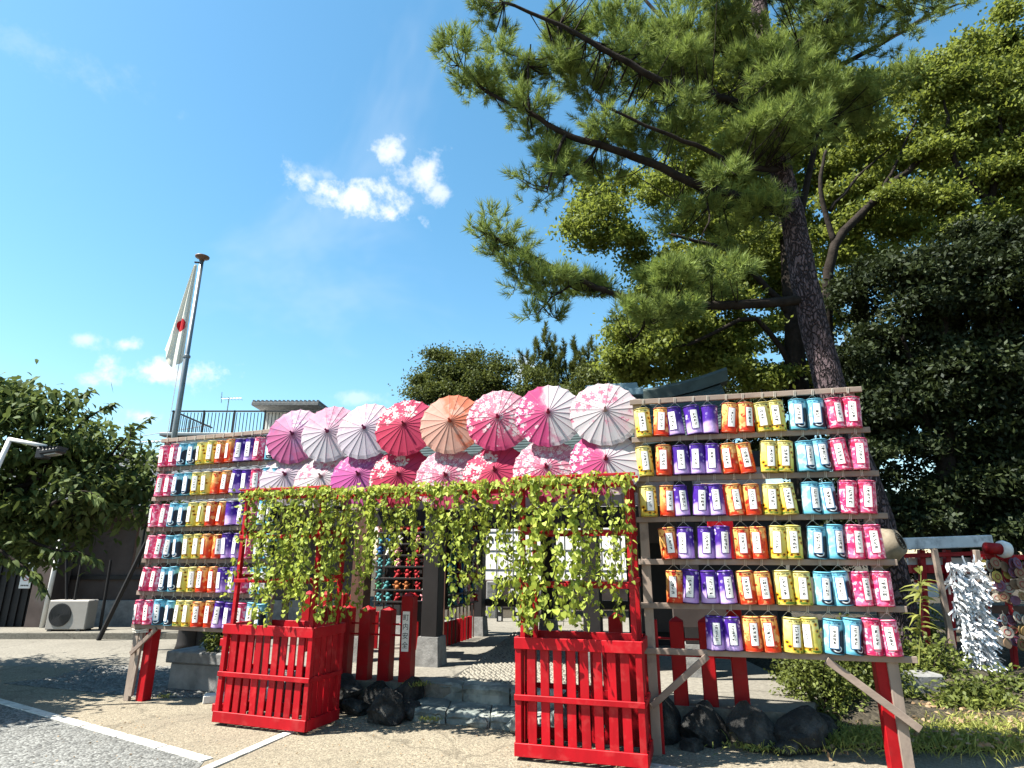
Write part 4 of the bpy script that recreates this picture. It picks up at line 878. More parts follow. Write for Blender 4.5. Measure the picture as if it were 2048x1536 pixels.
def cone_z(r): return PH * (1 - (r / PR) ** .92)
def parasol_meshes(key, seed):
    g = random.Random(seed); sub = 4; vs = []; fs = []; rr = [.006, .05, .11, .17, .23, .29, PR]; nk = NR * sub
    for i, r in enumerate(rr):
        for k in range(nk):
            a = 2 * math.pi * k / nk; f_ = (k % sub) / sub; sag = math.sin(math.pi * f_)
            q_ = r * (1 - .026 * sag * (1 if i == len(rr) - 1 else 0) - (.004 * sag)); z = cone_z(r) - sag * .0045 * (r / PR) - (.006 * g.random() if i == len(rr) - 1 else 0)
            vs.append((q_ * math.cos(a), q_ * math.sin(a), z))
    for i in range(len(rr) - 1):
        for k in range(nk): fs.append((i * nk + k, (i + 1) * nk + k, (i + 1) * nk + (k + 1) % nk, i * nk + (k + 1) % nk))
    for k in range(nk):   # small turned-in hem
        a = 2 * math.pi * k / nk; p = vs[(len(rr) - 1) * nk + k]; vs.append((p[0] * .985, p[1] * .985, p[2] - .012))
    b = len(rr) * nk
    for k in range(nk): fs.append(((len(rr) - 1) * nk + k, b + k, b + (k + 1) % nk, (len(rr) - 1) * nk + (k + 1) % nk))
    me = bpy.data.meshes.new('canopy'); me.from_pydata(vs, [], fs); me.materials.append(styles[key][0])
    return me
RIB = {}; TIP = {}
for k in styles:
    RIB[k] = MB().tube([(.012, 0, cone_z(.012) + .001), (.11, 0, cone_z(.11) + .0015), (.22, 0, cone_z(.22) + .0015), (PR * 1.012, 0, cone_z(PR) + .001)], .0015, 4).mesh('rib', RIBM[k])
    TIP[k] = MB().lathe([(.022, PH - .012), (.020, PH + .004), (.011, PH + .010), (.010, PH + .050), (.012, PH + .054), (.006, PH + .060), (.0, PH + .061)], 12).mesh('tip', TIPM[k], True)
CANM = {k: parasol_meshes(k, i) for i, k in enumerate(styles)}
def parasol(X, Y, Z, key, roll, yaw, tilt, label, group='paper parasols above the ivy'):
    n = Matrix.Rotation(yaw, 3, 'Z') @ fnv; n = Vector((n.x * math.cos(tilt), n.y * math.cos(tilt), math.sin(tilt)))
    x = Vector((0, 0, 1)).cross(n).normalized(); y = n.cross(x)
    M = frame(x, y, n, (X, Y, Z)) @ Matrix.Rotation(roll, 4, 'Z')
    o = thing('paper_parasol', label, 'parasol', group=group, M=M)
    obj('canopy', CANM[key], o)
    for k in range(NR): obj('rib', RIB[key], o, M=Matrix.Rotation(2 * math.pi * k / NR, 4, 'Z'))
    obj('tip', TIP[key], o)
    # wooden stick behind
    MB().tube([(0, 0, PH - .01), (0, 0, -.11)], .006, 6).build('handle', WOOD, o)
top = ['pink_lilac', 'white_pink', 'white_lilac', 'crimson', 'peach', 'rose_blossom', 'half_rose', 'pale_blossom']
bot = ['white_lilac', 'pale_blossom', 'magenta', 'crimson', 'rose_blossom', 'crimson', 'rose_blossom', 'half_rose']
TXY = [(-2.40, 6.57), (-1.97, 6.42), (-1.54, 6.27), (-1.10, 6.12), (-.61, 5.95), (-.13, 5.79), (.35, 5.62), (.86, 5.45)]
for i, ((x, y), k) in enumerate(zip(TXY, top)):
    parasol(x, y, 2.80 + random.gauss(0, .008), k, R(random.gauss(0, 5)), R(11 + random.gauss(0, 1.5)), R(13 + random.gauss(0, 2)), f'{styles[k][1]} paper parasol, {ORD[i]} in upper row from the gravel rack')
BZ = [2.34, 2.29, 2.30, 2.28, 2.25, 2.27, 2.28, 2.32]
for i, (k, z) in enumerate(zip(bot, BZ)):
    x, y = TXY[i]; off = .015 if i < 7 else .06
    parasol(x + (-.02 if i < 7 else 0) + fnv.x * off, y + fnv.y * off, z, k, R(random.gauss(0, 5) + (35 if i in (4, 5) else 0)), R(11 + random.gauss(0, 1.5)), R(20 + random.gauss(0, 2)), f'{styles[k][1]} paper parasol, {ORD[i]} in lower row from the gravel rack')

# ------------------------------------------------------------------ red slatted planters with trellis
def planter(org, dirv, W_, D, label, seed, ns=9):
    g = random.Random(seed); d = Vector((*dirv, 0)).normalized(); y = Vector((-d.y, d.x, 0)); M = frame(d, y, (0, 0, 1), Vector((*org, 0)))
    t = thing('slatted_planter', label, 'planter', M=M); H = .88
    def slats(p0, p1, n, ax):      # slats between two ground corners
        p0 = Vector(p0); p1 = Vector(p1); u = (p1 - p0).normalized()
        for k in range(n):
            c = p0.lerp(p1, (k + .5) / n); zt = H - .06
            for za, zb in ((.08, .44), (.44, zt)):
                MB().beam(c + Vector((g.uniform(-.004, .004), 0, za)), c + Vector((g.uniform(-.004, .004), 0, zb)), .015, .068, .002, up=u).build('slat', RED, t)
    slats((.055, .0, 0), (W_ - .055, .0, 0), ns, 0); slats((W_, .05, 0), (W_, D - .05, 0), 4, 1); slats((0, .05, 0), (0, D - .05, 0), 4, 1); slats((.055, D, 0), (W_ - .055, D, 0), 8, 0)
    for x in (.0, W_):
        for yy in (.0, D): MB().beam((x, yy, .03), (x, yy, H - .02), .045, .05, .003, up=(1, 0, 0)).build('corner_post', RED, t)
    e = .012
    for z, h, w_ in ((.075, .092, .02), (.44, .042, .022), (H - .042, .088, .02)):
        xo = .03
        MB().beam((-xo, -.024, z), (W_ + xo, -.024, z), w_, h, .003).build('rail', RED, t); MB().beam((-xo, D + .024, z), (W_ + xo, D + .024, z), w_, h, .003).build('rail', RED, t)
        MB().beam((-.026, -.012, z - .002), (-.026, D + .012, z - .002), w_, h, .003).build('rail', RED, t); MB().beam((W_ + .026, -.012, z - .002), (W_ + .026, D + .012, z - .002), w_, h, .003).build('rail', RED, t)
    for x in (.05, W_ - .05):
        for yy in (.05, D - .05): MB().box((x, yy, .018), (.06, .06, .036)).build('foot', BLACK, t)
    # trellis
    ZT = 2.13
    for x in (.03, W_ - .03):
        for yy in (.03, D - .03): MB().beam((x, yy, H - .1), (x, yy, ZT), .04, .04, .003, up=(1, 0, 0)).build('trellis_post', RED, t)
    for z in (1.28, 1.70, ZT - .05):
        for yy in (.008, D - .008): MB().beam((.0, yy, z), (W_, yy, z), .02, .035, .002).build('trellis_bar', RED, t)
        for x in (.008, W_ - .008): MB().beam((x, .0, z + .04), (x, D, z + .04), .02, .035, .002).build('trellis_bar', RED, t)
    for k in range(5): x = .05 + (W_ - .1) * k / 4; MB().beam((x, -.04, ZT + .012), (x, D + .04, ZT + .012), .025, .022, .002).build('roof_bar', RED, t)
    for k in range(3): yy = D * k / 2; MB().beam((-.05, yy, ZT + .036), (W_ + .05, yy, ZT + .036), .025, .022, .002).build('roof_bar', RED, t)
    return t, M
LP, MLP = planter((-2.76, 6.29), (.93, -.34), .99, .44, 'red slatted planter box with ivy trellis beside the gravel rack', 1)
RP, MRP = planter((.055, 5.28), (.915, -.275), .955, .46, 'red slatted planter box with ivy trellis joined to the pine-side rack', 2, 8)
# clamp brackets on the left planter's outer side
for z in (.12, .70): MB().box((-.09, .1, z), (.12, .06, .07), None, .006).build('bracket', RED, LP)
# pergola bars joining both trellises
pg = thing('pergola_bars', 'red bars bridging the two planter trellises under the ivy', 'pergola', (-.8, 5.7, 2.1)); po = Vector((-.8, 5.7, 2.1))
for yy in (.02, .42):
    a = MLP @ Vector((.97, yy, 2.06)); b = MRP @ Vector((-.02, yy, 2.06)); MB().beam(a - po, b - po, .03, .04).build('bar', RED, pg)
for k in range(9):
    a = (MLP @ Vector((1.0, -.03, 2.10))).lerp(MRP @ Vector((-.05, -.03, 2.14)), k / 8); b = (MLP @ Vector((1.0, .47, 2.10))).lerp(MRP @ Vector((-.05, .47, 2.14)), k / 8); MB().beam(a - po, b - po, .022, .022).build('cross_bar', RED, pg)

# ------------------------------------------------------------------ ivy
STEM = surf('ivy_stem', (.14, .15, .05), .8, 9, .3, 0)
LEAF1 = leaves_mesh('ivy_leaf', np.zeros((1, 3)), np.array([[0, 0, -1.]]) + np.array([[.0, -.15, 0]]), .058, .052, IVY_L, .22, 0, 2, True)
LEAF2 = leaves_mesh('ivy_leaf', np.zeros((1, 3)), np.array([[.25, -.3, -1.]]), .050, .048, IVY_L, .3, 0, 4, True)
gi = np.random.default_rng(77); ivy_single = [0]
def ivy(top, length, label, group, horiz=None, dens=1.0, single=False, out=.0):
    o = thing('ivy_strand', label, 'ivy', tuple(top), group); n = max(4, int(length / .09)); ps = []
    x = y = 0
    for k in range(n + 1):
        f_ = k / n; x += gi.normal(0, .012); y += gi.normal(0, .010)
        if horiz is None: ps.append(Vector((x, y - out * math.sin(min(1, f_ * 6) * 1.57), .03 - length * f_ - (.0))))
        else: ps.append(horiz * (length * f_) + Vector((x * .6, y * .6, .02 * math.sin(f_ * 9) + gi.normal(0, .012))))
    MB().tube(ps, .0028, 4).build('stem', STEM, o)
    m = int(length / .0120 * dens); tt = gi.uniform(0, 1, m) * n; i0 = np.minimum(tt.astype(int), n - 1); PP = np.array(ps); ff = (tt - i0)[:, None]
    B_ = PP[i0] * (1 - ff) + PP[i0 + 1] * ff; sp = .026 if horiz is None else .05
    P = B_ + gi.normal(0, 1, (m, 3)) * np.array([sp, sp * .8, .015 if horiz is None else .022])
    D = np.stack([gi.normal(0, .55, m), gi.normal(-.25, .45, m), gi.normal(-.75, .35, m)], -1)
    if single and ivy_single[0] < 300:
        c = min(m, 30); ivy_single[0] += c; fr_ = np.argsort(P[:, 1])[:c]
        for q in fr_:
            lf = obj('leaf', LEAF1 if q % 2 else LEAF2, o, loc=tuple(P[q])); lf.rotation_euler = (gi.normal(.1, .4), gi.normal(0, .45), gi.normal(0, .7)); sc = gi.uniform(.8, 1.2); lf.scale = (sc, sc, sc)
        keep = np.setdiff1d(np.arange(m), fr_); P, D = P[keep], D[keep]
    if len(P): obj('foliage', leaves_mesh('ivy_foliage', P, D, gi.uniform(.026, .050, len(P)), gi.uniform(.024, .042, len(P)), IVY_L, .25, .1, int(gi.integers(1e6)), True), o, kind='stuff')
    return o
GI = 'ivy strands hanging from the trellis and pergola'
# left trellis
for k in range(17):
    x = .02 + .95 * (k + gi.uniform(.1, .9)) / 17; f_ = x
    ln = gi.choice([.55, .85, 1.1, 1.28]) if f_ < .3 else (gi.choice([.4, .9, 1.25, 1.3]) if f_ < .75 else gi.uniform(.5, 1.1))
    ivy(MLP @ Vector((x, -.03, 2.13)), ln * gi.uniform(.92, 1.02), f'ivy strand on the front of the gravel-side trellis, {(ORD + ["seventeenth"])[k]} from its rack end', GI, dens=.66, out=.03)
for k in range(9):
    x = .02 + .95 * (k + .5) / 9; ivy(MLP @ Vector((x, gi.uniform(.3, .45), 2.13)), gi.uniform(.7, 1.3), f'ivy strand inside the back of the gravel-side trellis, {ORD[k]} from its rack end', GI, dens=.9)
for k in range(8):   # strands starting from the middle bars
    x = .3 + .6 * gi.uniform(); ivy(MLP @ Vector((x, -.02, 1.72)), gi.uniform(.5, .82), f'ivy strand trailing from the middle bars above the gravel-side planter, {ORD[k]} of eight', GI, dens=.95, out=.02)
# between the planters, lengths read from the photograph
prof = [(650, 1235), (670, 1200), (690, 1190), (710, 1165), (730, 1135), (745, 1065), (760, 1120), (775, 1130), (790, 1085), (810, 1060), (830, 1110), (850, 1100), (870, 1085), (890, 1105), (905, 1060), (920, 1125), (940, 1190), (952, 1150), (965, 1090), (985, 1080), (1002, 1115), (1020, 1175), (1040, 1160)]
a = MLP @ Vector((.97, 0, 2.10)); b = MRP @ Vector((.02, 0, 2.10))
NTH = ORD + ['seventeenth', 'eighteenth', 'nineteenth', 'twentieth', 'twenty-first', 'twenty-second', 'twenty-third']
for ip, (px, by) in enumerate(prof):
    f_ = (px - 655) / (1052 - 655); f2 = f_ * a.y / (f_ * a.y + (1 - f_) * b.y) if False else f_ * (1 - .10 * (1 - f_))
    for dy in (-.05, .0, .40):
        p_ = a.lerp(b, min(max(f2 + gi.normal(0, .012), 0), 1)); p_ = p_ + Vector((-fnv.x * dy, -fnv.y * dy, .03)); ln = (by - 968) / 195 * gi.uniform(.85, 1.06) * (1 if dy > -.04 else gi.uniform(.4, .85))
        ivy(p_, max(.2, ln), f"ivy strand, {NTH[ip]} along the pergola from gravel-side planter, {'outer' if dy < -.04 else 'middle' if dy < .1 else 'rear'} layer", GI, dens=.85, out=.02)
# right trellis
for k in range(17):
    x = .03 + .9 * (k + gi.uniform(.15, .85)) / 17; ln = gi.choice([.5, .9, 1.15, 1.2, 1.24])
    ivy(MRP @ Vector((x, -.03, 2.13)), ln * gi.uniform(.92, 1.02), f'ivy strand on the front of the pine-side trellis, {(ORD + ["seventeenth"])[k]} from the steps', GI, dens=.85, single=True, out=.03)
for k in range(7):
    x = .03 + .9 * (k + .5) / 7; ivy(MRP @ Vector((x, gi.uniform(.33, .45), 2.13)), gi.uniform(.6, 1.25), f'ivy strand inside the back of the pine-side trellis, {ORD[k]} from the steps', GI, dens=.7)
for k in range(4): ivy(MRP @ Vector((.01 + .03 * k, -.04, 1.5)), gi.uniform(.5, .72), f'ivy strand spilling over the pine-side planter, {ORD[k]} from its corner by the steps', GI, dens=1.0, out=.03)
# garlands along the tops
for a_, b_, nn, lb in ((MLP @ Vector((-.03, -.02, 2.135)), MLP @ Vector((1.0, -.02, 2.135)), 3, 'ivy garland lying along the top of the gravel-side trellis'), (MLP @ Vector((1.0, 0, 2.10)), MRP @ Vector((0, 0, 2.10)), 7, 'thick ivy garland lying along the pergola bars over the steps'), (MRP @ Vector((-.03, -.02, 2.135)), MRP @ Vector((.93, -.02, 2.135)), 3, 'ivy garland lying along the top of the pine-side trellis')):
    for k in range(nn):
        p_ = a_.lerp(b_, k / nn); q_ = a_.lerp(b_, (k + 1.05) / nn); ivy(p_, (q_ - p_).length, f'{lb}, front, {ORD[k]} length', 'ivy garlands on the trellis tops', (q_ - p_).normalized(), 1.9)
        ivy(p_ - fnv * .2 + Vector((0, 0, .02)), (q_ - p_).length, f'{lb}, back, {ORD[k]} length', 'ivy garlands on the trellis tops', (q_ - p_).normalized(), 1.6)

# ------------------------------------------------------------------ red post fences on the platform
def fence(posts, label, rails, wd=.135, plate=None):
    o0 = Vector((posts[0][0], posts[0][1], PZ)); t = thing('post_fence', label, 'fence', o0)
    for x, y, h in posts:
        M_ = Matrix.Rotation(-.28, 3, 'Z'); mb = MB(); mb.box((x - o0.x, y - o0.y, h / 2 - .02), (wd, wd, h), M_, .008); mb.build('post', REDOLD, t)
        cap = MB(); w_ = wd / 2 - .004; q_ = [M_ @ Vector((sx * w_, sy * w_, 0)) for sx, sy in ((-1, -1), (1, -1), (1, 1), (-1, 1))]; c0 = Vector((x - o0.x, y - o0.y, h - .022))
        cap.add([c0 + v for v in q_] + [c0 + Vector((0, 0, .04))], [(0, 1, 4), (1, 2, 4), (2, 3, 4), (3, 0, 4)]); cap.build('cap', REDOLD, t)
    for z in rails:
        pp = [Vector((x - o0.x, y - o0.y, z - PZ)) for x, y, h in posts]; MB().tube(pp, .011, 6).build('rail', RED, t)
    return t, o0
F1, fo = fence([(-2.1, 7.29, .74), (-1.84, 7.21, .74), (-1.60, 7.14, .73), (-1.36, 7.08, .73), (-1.12, 7.01, .88)], 'row of red painted square posts with white slogan plate on the tallest', (.80, .69))
# slogan plate
pc = Vector((-1.12, 7.01, PZ)) - fo; nrm = Vector((-math.sin(.28), -math.cos(.28), 0)); tx = Vector((math.cos(.28), -math.sin(.28), 0))
plc = pc + nrm * (.0675 + .004) + Vector((0, 0, .50))
pm = frame(tx, -nrm, (0, 0, 1), plc); pl_ = MB().box((0, 0, 0), (.082, .006, .40), None, .001).build('slogan_plate', WHITE, F1, M=pm)
dg = bpy.context.evaluated_depsgraph_get()
def glyph(ch_, size, m, parent, M, name='character'):
    cu = bpy.data.curves.new('txt', 'FONT'); cu.body = ch_; cu.size = size; cu.align_x = 'CENTER'; cu.align_y = 'CENTER'; cu.extrude = .0008
    to = bpy.data.objects.new('txt', cu); COL.objects.link(to); bpy.context.view_layer.update()
    me = bpy.data.meshes.new_from_object(to.evaluated_get(bpy.context.evaluated_depsgraph_get())); COL.objects.unlink(to); bpy.data.objects.remove(to)
    me.materials.clear(); me.materials.append(m); o = obj(name, me, parent, M=M); return o
RX = Matrix.Rotation(R(90), 4, 'X')
for i, c_ in enumerate('町内安全'):
    glyph(c_, .072, INK, pl_, Matrix.Translation((0, -.0042, .135 - .092 * i)) @ RX)
F2, _ = fence([(-2.95, 9.3, .78), (-2.68, 9.2, .78), (-2.42, 9.1, .78), (-2.2, 9.03, .78)], 'farther row of red posts seen behind the slogan post row', (.83, .70))
MB().box((.27 + .02, -.1 - .09, .45), (.06, .008, .3), None, .001).build('name_plate', WHITE, F2)
F3, _ = fence([(1.0, 6.25, .73), (1.52, 5.98, .72), (1.77, 5.93, .72), (2.0, 5.80, .95)], 'red square posts with thin rails under the pine-side lantern rack', (.78, .64), .125)

# ------------------------------------------------------------------ lattice racks of cloth dolls inside the gate
DC = {'red': (.62, .02, .03), 'blue': (.03, .20, .55), 'teal': (.10, .40, .42), 'pink': (.72, .30, .34), 'white': (.72, .70, .66), 'yellow': (.75, .52, .05), 'green': (.08, .30, .16), 'orange': (.72, .24, .06)}
def doll_mesh(col):
    mb = MB(); mb.lathe([(0, .03), (.014, .024), (.019, .010), (.014, -.004), (.0, -.008)], 7, (0, 0, 0)); mb.lathe([(0, -.004), (.016, -.012), (.021, -.032), (.012, -.048), (0, -.05)], 7)
    for sx in (-1, 1):
        mb.tube([(sx * .012, 0, -.014), (sx * .036, -.004, .0)], [.010, .005], 5); mb.tube([(sx * .010, 0, -.042), (sx * .024, -.006, -.066)], [.011, .006], 5)
    mb.tube([(0, 0, .028), (0, .004, .062)], .0015, 3); return mb.mesh('cloth_doll', DM[col], True)
DM = {k: surf('doll_' + k, c, .8, 12, .3, .2, 50, .002) for k, c in DC.items()}
DMESH = {k: doll_mesh(k) for k in DC}
def lattice(p0, p1, z0, z1, nrow, ncol, label, where, pal, seed):
    g = random.Random(seed); a = Vector((*p0, 0)); b = Vector((*p1, 0)); t = thing('charm_lattice', label, 'lattice rack', (p0[0], p0[1], PZ)); o0 = Vector((p0[0], p0[1], PZ)); d = (b - a).normalized(); nv = Vector((d.y, -d.x, 0))
    MB().beam(a + Vector((0, 0, (z0 + z1) / 2)) - o0 - nv * .06, b + Vector((0, 0, (z0 + z1) / 2)) - o0 - nv * .06, .02, z1 - z0 + .1, .002).build('added_dark_backing', DARKWOOD, t)  # dark sheet added behind the dolls, standing in for the dim interior
    for k in range(nrow + 1):
        z = z0 + (z1 - z0) * k / nrow; MB().beam(a + Vector((0, 0, z)) - o0 + nv * .05, b + Vector((0, 0, z)) - o0 + nv * .05, .03, .026, .002).build('bar', DARKWOOD, t)
    for k in range(ncol + 1):
        p = a.lerp(b, k / ncol) - nv * .02; MB().beam(p + Vector((0, 0, PZ)) - o0, p + Vector((0, 0, z1 + .05)) - o0, .016, .018, 0, up=d).build('upright', BROWNWOOD, t)
    for r in range(nrow):
        for c in range(ncol):
            if g.random() < .06: continue
            k = pal(r, c, g); p = a.lerp(b, (c + .5 + g.uniform(-.12, .12)) / ncol) + nv * .035 + Vector((0, 0, z0 + (z1 - z0) * (r + 1) / nrow - .075))
            o = obj('cloth_doll', DMESH[k], loc=p, label=f'{k} cloth doll charm on the {ORD[r]} bar up, {where}', cat='charm', group='cloth doll charms on the lattice racks'); s = g.uniform(1.45, 1.75); o.scale = (s * 1.15, s * 1.1, s); o.rotation_euler = (0, g.uniform(-.3, .3), math.atan2(d.y, d.x) + g.uniform(-.4, .4))
def pal1(r, c, g):
    if r > 5: return g.choice(['red', 'red', 'orange', 'pink', 'blue'])
    if c < 2: return g.choice(['teal', 'blue', 'teal', 'green', 'white'])
    if c > 5: return g.choice(['yellow', 'white', 'pink'])
    return g.choice(['red', 'red', 'red', 'pink', 'white', 'orange'])
lattice((-2.10, 9.75), (-1.06, 9.5), .86, 2.2, 8, 7, 'dark lattice rack of bright cloth dolls facing the steps', 'lattice facing the steps', pal1, 4)
def pal2(r, c, g): return g.choice(['teal', 'teal', 'green']) if c < 2 else ('blue' if c == 3 else g.choice(['red', 'pink', 'white', 'yellow', 'teal']))
lattice((-.98, 9.45), (-.62, 10.7), .80, 2.1, 8, 8, 'dark lattice rack of cloth dolls lining the gate passage', 'lattice along the gate passage', pal2, 5)
for i, (x, y, h) in enumerate([(-2.0, 9.4, .5), (-1.75, 9.35, .46), (-1.4, 9.3, .5), (-1.22, 9.25, .42)]):
    mb = MB(); mb.box((0, 0, h / 2), (.12, .05, h), None, .006); mb.tube([(0, -.03, h), (0, -.03, h + .06), (0, .03, h + .06), (0, .03, h)], .006, 4); mb.build('red_board', RED, loc=(x, y, PZ), label=f'small red board standing {ORD[i]} along the foot of the doll lattice', cat='board', group='red boards by the doll lattice')
for i in range(9):
    MB().box((0, 0, .17), (.07, .03, .34), None, .004).build('red_board', RED, loc=(-.99 + .038 * i, 9.62 + .115 * i, PZ), label=f'short red picket board under the passage lattice, {ORD[i]} from its front end', cat='board', group='picket boards under the passage lattice')
mb = MB(); mb.box((0, 0, .55), (.34, .22, .26), None, .01); mb.box((0, 0, .21), (.06, .06, .42)); mb.build('offering_box', DARKWOOD, loc=(-1.25, 8.9, PZ), label='dark offering box on a stand behind the slogan post', cat='box')
mb = MB(); mb.box((0, 0, .9), (.02, .012, .5)); mb.lathe([(.02, .62), (.03, .7), (.012, .95), (0, 1.0)], 6); mb.build('folded_umbrella', DM['blue'], loc=(-1.12, 8.75, PZ), label='folded blue umbrella leaning by the offering box', cat='umbrella')

# far yard seen through the gate
wl = thing('block_wall', 'sunlit white tiled wall with dark vent slots far beyond the gate', 'wall', M=Matrix.Translation((2.8, 21, 0)) @ Matrix.Rotation(-.45, 4, 'Z') @ Matrix.Translation((-2.8, -.2, 0)))
MB().box((2.8, .2, 1.75), (9, .3, 3.5), None, .02).build('wall', surf('white_tile', (.80, .79, .76), .7, 2, .08, .1), wl)
for zz in (1.1, 1.75, 2.4, 3.0): MB().box((2.8, .03, zz), (8.9, .02, .025)).build('joint', STONE, wl)
for k in range(14): MB().box((-1.5 + k * .65, .03, 2.0), (.02, .015, 3.2)).build('joint', STONE, wl)
for zz in (2.15, 2.85):
    for k in range(6): MB().box((-1.2 + k * .16, .02, zz), (.06, .03, .16)).build('vent', BLACK, wl)
MB().box((0, 0, .42), (8, .5, .84), None, .03).build('stone_wall', PLASTER, loc=(2.8, 19.6, 0), label='low grey stone wall at the foot of the white wall', cat='wall')
for i, (x, h) in enumerate([(-.25, 1.05), (.1, 1.1), (.5, 1.05), (.85, 1.1), (1.25, 1.0)]):
    b_ = thing('sign_stake', f'narrow dark signboard with white squares, {ORD[i]} past the gate rail', 'sign', (x, 13.2, 0), 'signboards in the yard beyond the gate'); MB().box((0, 0, h / 2 + .05), (.13, .03, h), None, .004).build('board', BLACK, b_)
    for k in range(5): MB().box((0, -.018, .3 + k * .17), (.06, .006, .08)).build('square', WHITE, b_)
mb = MB(); mb.box((0, 0, .35), (.35, .3, .7), None, .02); mb.box((0, 0, .76), (.75, .45, .12), None, .03); mb.box((0, 0, .95), (.4, .35, .26), None, .05); mb.build('stone_lantern', STONE, loc=(.3, 14.2, 0), label='squat stone lantern in the yard beyond the gate', cat='stone lantern')
mb = MB(); mb.box((0, 0, .5), (.22, .22, 1.0), None, .02); mb.build('stone_pillar', STONE, loc=(-.45, 14.0, 0), label='pale stone pillar in the yard next to the gate post', cat='pillar')
mb = MB(); mb.box((0, 0, .5), (.3, .22, 1.0), None, .02); mb.build('stone_pillar', STONE, loc=(1.7, 13.9, 0), label='pale stone pillar behind the ivy of the pine-side trellis', cat='pillar')
# red banner and odds behind the pine-side rack
bn = thing('red_banner', 'red banner board hung behind the pine-side lanterns', 'banner', (2.12, 6.3, 1.6)); MB().box((0, 0, .25), (.26, .02, .75), None, .003).build('cloth', RED, bn); MB().tube([(-.16, 0, .63), (.16, 0, .63)], .01, 6).build('rod', WOOD, bn)
bn = thing('notice_board', 'grey notice board with dark lettering marks behind the lowest lanterns', 'notice board', (2.1, 7.0, .8)); MB().box((0, 0, .2), (.7, .04, .45), None, .004).build('panel', PLASTER, bn)
for k in range(8): MB().box((-.25 + .07 * k, -.022, .3), (.045, .004, .05)).build('mark', INK, bn)

# ------------------------------------------------------------------ fortune-paper rack and votive plaques by the pine
om = thing('fortune_paper_rack', 'timber rack hidden under countless white knotted fortune papers', 'rack', (5.6, 8.2, 0)); ob = Vector((5.6, 8.2, 0))
def yr(px, py, Y): return pt(px, py, Y) - ob
OY = 7.6
MB().beam(yr(1868, 1098, OY), yr(1918, 1360, OY), .05, .06, .004, up=(1, 0, 0)).build('post', WOODV, om)
MB().beam(yr(1952, 1100, OY + .1), yr(1990, 1370, OY + .1), .05, .06, .004, up=(1, 0, 0)).build('post', WOODV, om)
gq = np.random.default_rng(21); P = []
wires = [1128, 1150, 1168, 1186, 1204, 1222, 1240, 1258, 1276, 1294, 1312, 1330, 1342]
for wy in wires:
    f_ = (wy - 1098) / 262; a = yr(1868 + 50 * f_ + 20, wy, OY - .02); b = yr(1958 + 36 * f_, wy - 4, OY - .02); MB().tube([a, a.lerp(b, .5) - Vector((0, 0, .03)), b], .004, 4).build('wire', BLACK, om)
    n = 82; t_ = gq.uniform(0, 1, n); A_ = np.array(a); B_ = np.array(b); P.append(A_ + (B_ - A_) * t_[:, None] - np.stack([0 * t_, 0 * t_, .12 * t_ * (1 - t_)], -1) + gq.normal(0, 1, (n, 3)) * np.array([.01, .03, .012]))
P = np.concatenate(P); n = len(P); D = unit(np.stack([gq.normal(0, .5, n), gq.normal(-.5, .5, n), gq.normal(-.8, .5, n)], -1)); Sd = unit(np.cross(D, gq.normal(0, 1, (n, 3)))) * .0115; Nn = np.cross(D, Sd)
Lq = gq.uniform(.08, .15, n)[:, None]; mid = P + D * Lq * .5 + Nn * .8
V = np.stack([P - Sd, P + Sd, mid + Sd, mid - Sd, P + D * Lq + Sd, P + D * Lq - Sd], 1).reshape(-1, 3); F = (np.array([(0, 1, 2, 3), (3, 2, 4, 5)])[None] + (np.arange(n) * 6)[:, None, None]).reshape(-1, 4)
obj('paper_strips', fast_mesh('paper_strips', V, F, PAPER), om, kind='stuff')
# plaque rack
er = thing('plaque_rack', 'red roofed rack crowded with round wooden votive plaques', 'rack', (6.6, 8.5, 0)); eb = Vector((6.6, 8.5, 0))
def ye(px, py, Y): return pt(px, py, Y) - eb
EY = 8.3
MB().beam(ye(1950, 1113, EY), ye(2120, 1116, EY), .06, .06).build('beam', RED, er); MB().beam(ye(1955, 1218, EY + .05), ye(2120, 1222, EY + .05), .03, .10).build('shelf', BROWNWOOD, er)
for px in (1962, 2008, 2085): MB().beam(ye(px, 1115, EY + .06), ye(px + 28, 1385, EY + .06), .06, .06, .004, up=(1, 0, 0)).build('post', REDOLD, er)
MB().tube([ye(1972, 1096, EY - .1), ye(2000, 1098, EY - .1)], .075, 12).build('ridge_log', REDOLD, er, smooth=True); MB().tube([ye(1999, 1098, EY - .1), ye(2006, 1098.5, EY - .1), ye(2016, 1099, EY - .1)], [.10, .115, .095], 14).build('ridge_end', WHITE, er, smooth=True)
PCOL = {'tan': (.46, .29, .17), 'amber': (.50, .32, .12), 'yellow': (.66, .50, .10), 'mauve': (.34, .16, .26), 'pale': (.62, .56, .46), 'brown': (.28, .15, .09)}
PMAT = {k: surf('plaque_' + k, tuple(x * .85 for x in c), .7, 14, .3, .2, 60, .002) for k, c in PCOL.items()}
PMESH = {}
for k in PCOL:
    mb = MB(); Mx = Matrix.Rotation(R(90), 3, 'X'); mb.lathe([(0, -.008), (.085, -.008), (.092, -.003), (.092, .003), (.085, .008), (0, .008)], 16, (0, 0, 0), Mx); mb.tube([(0, 0, .09), (.0, .01, .15)], .003, 4); PMESH[k] = mb.mesh('plaque', PMAT[k])
PIM = MB().tube([(.045 * math.cos(a), -.010, .045 * math.sin(a)) for a in np.linspace(0, 6.28, 12)], .006, 4, False).mesh('emblem', surf('emblem_red', (.40, .05, .05), .7))
ge = random.Random(9)
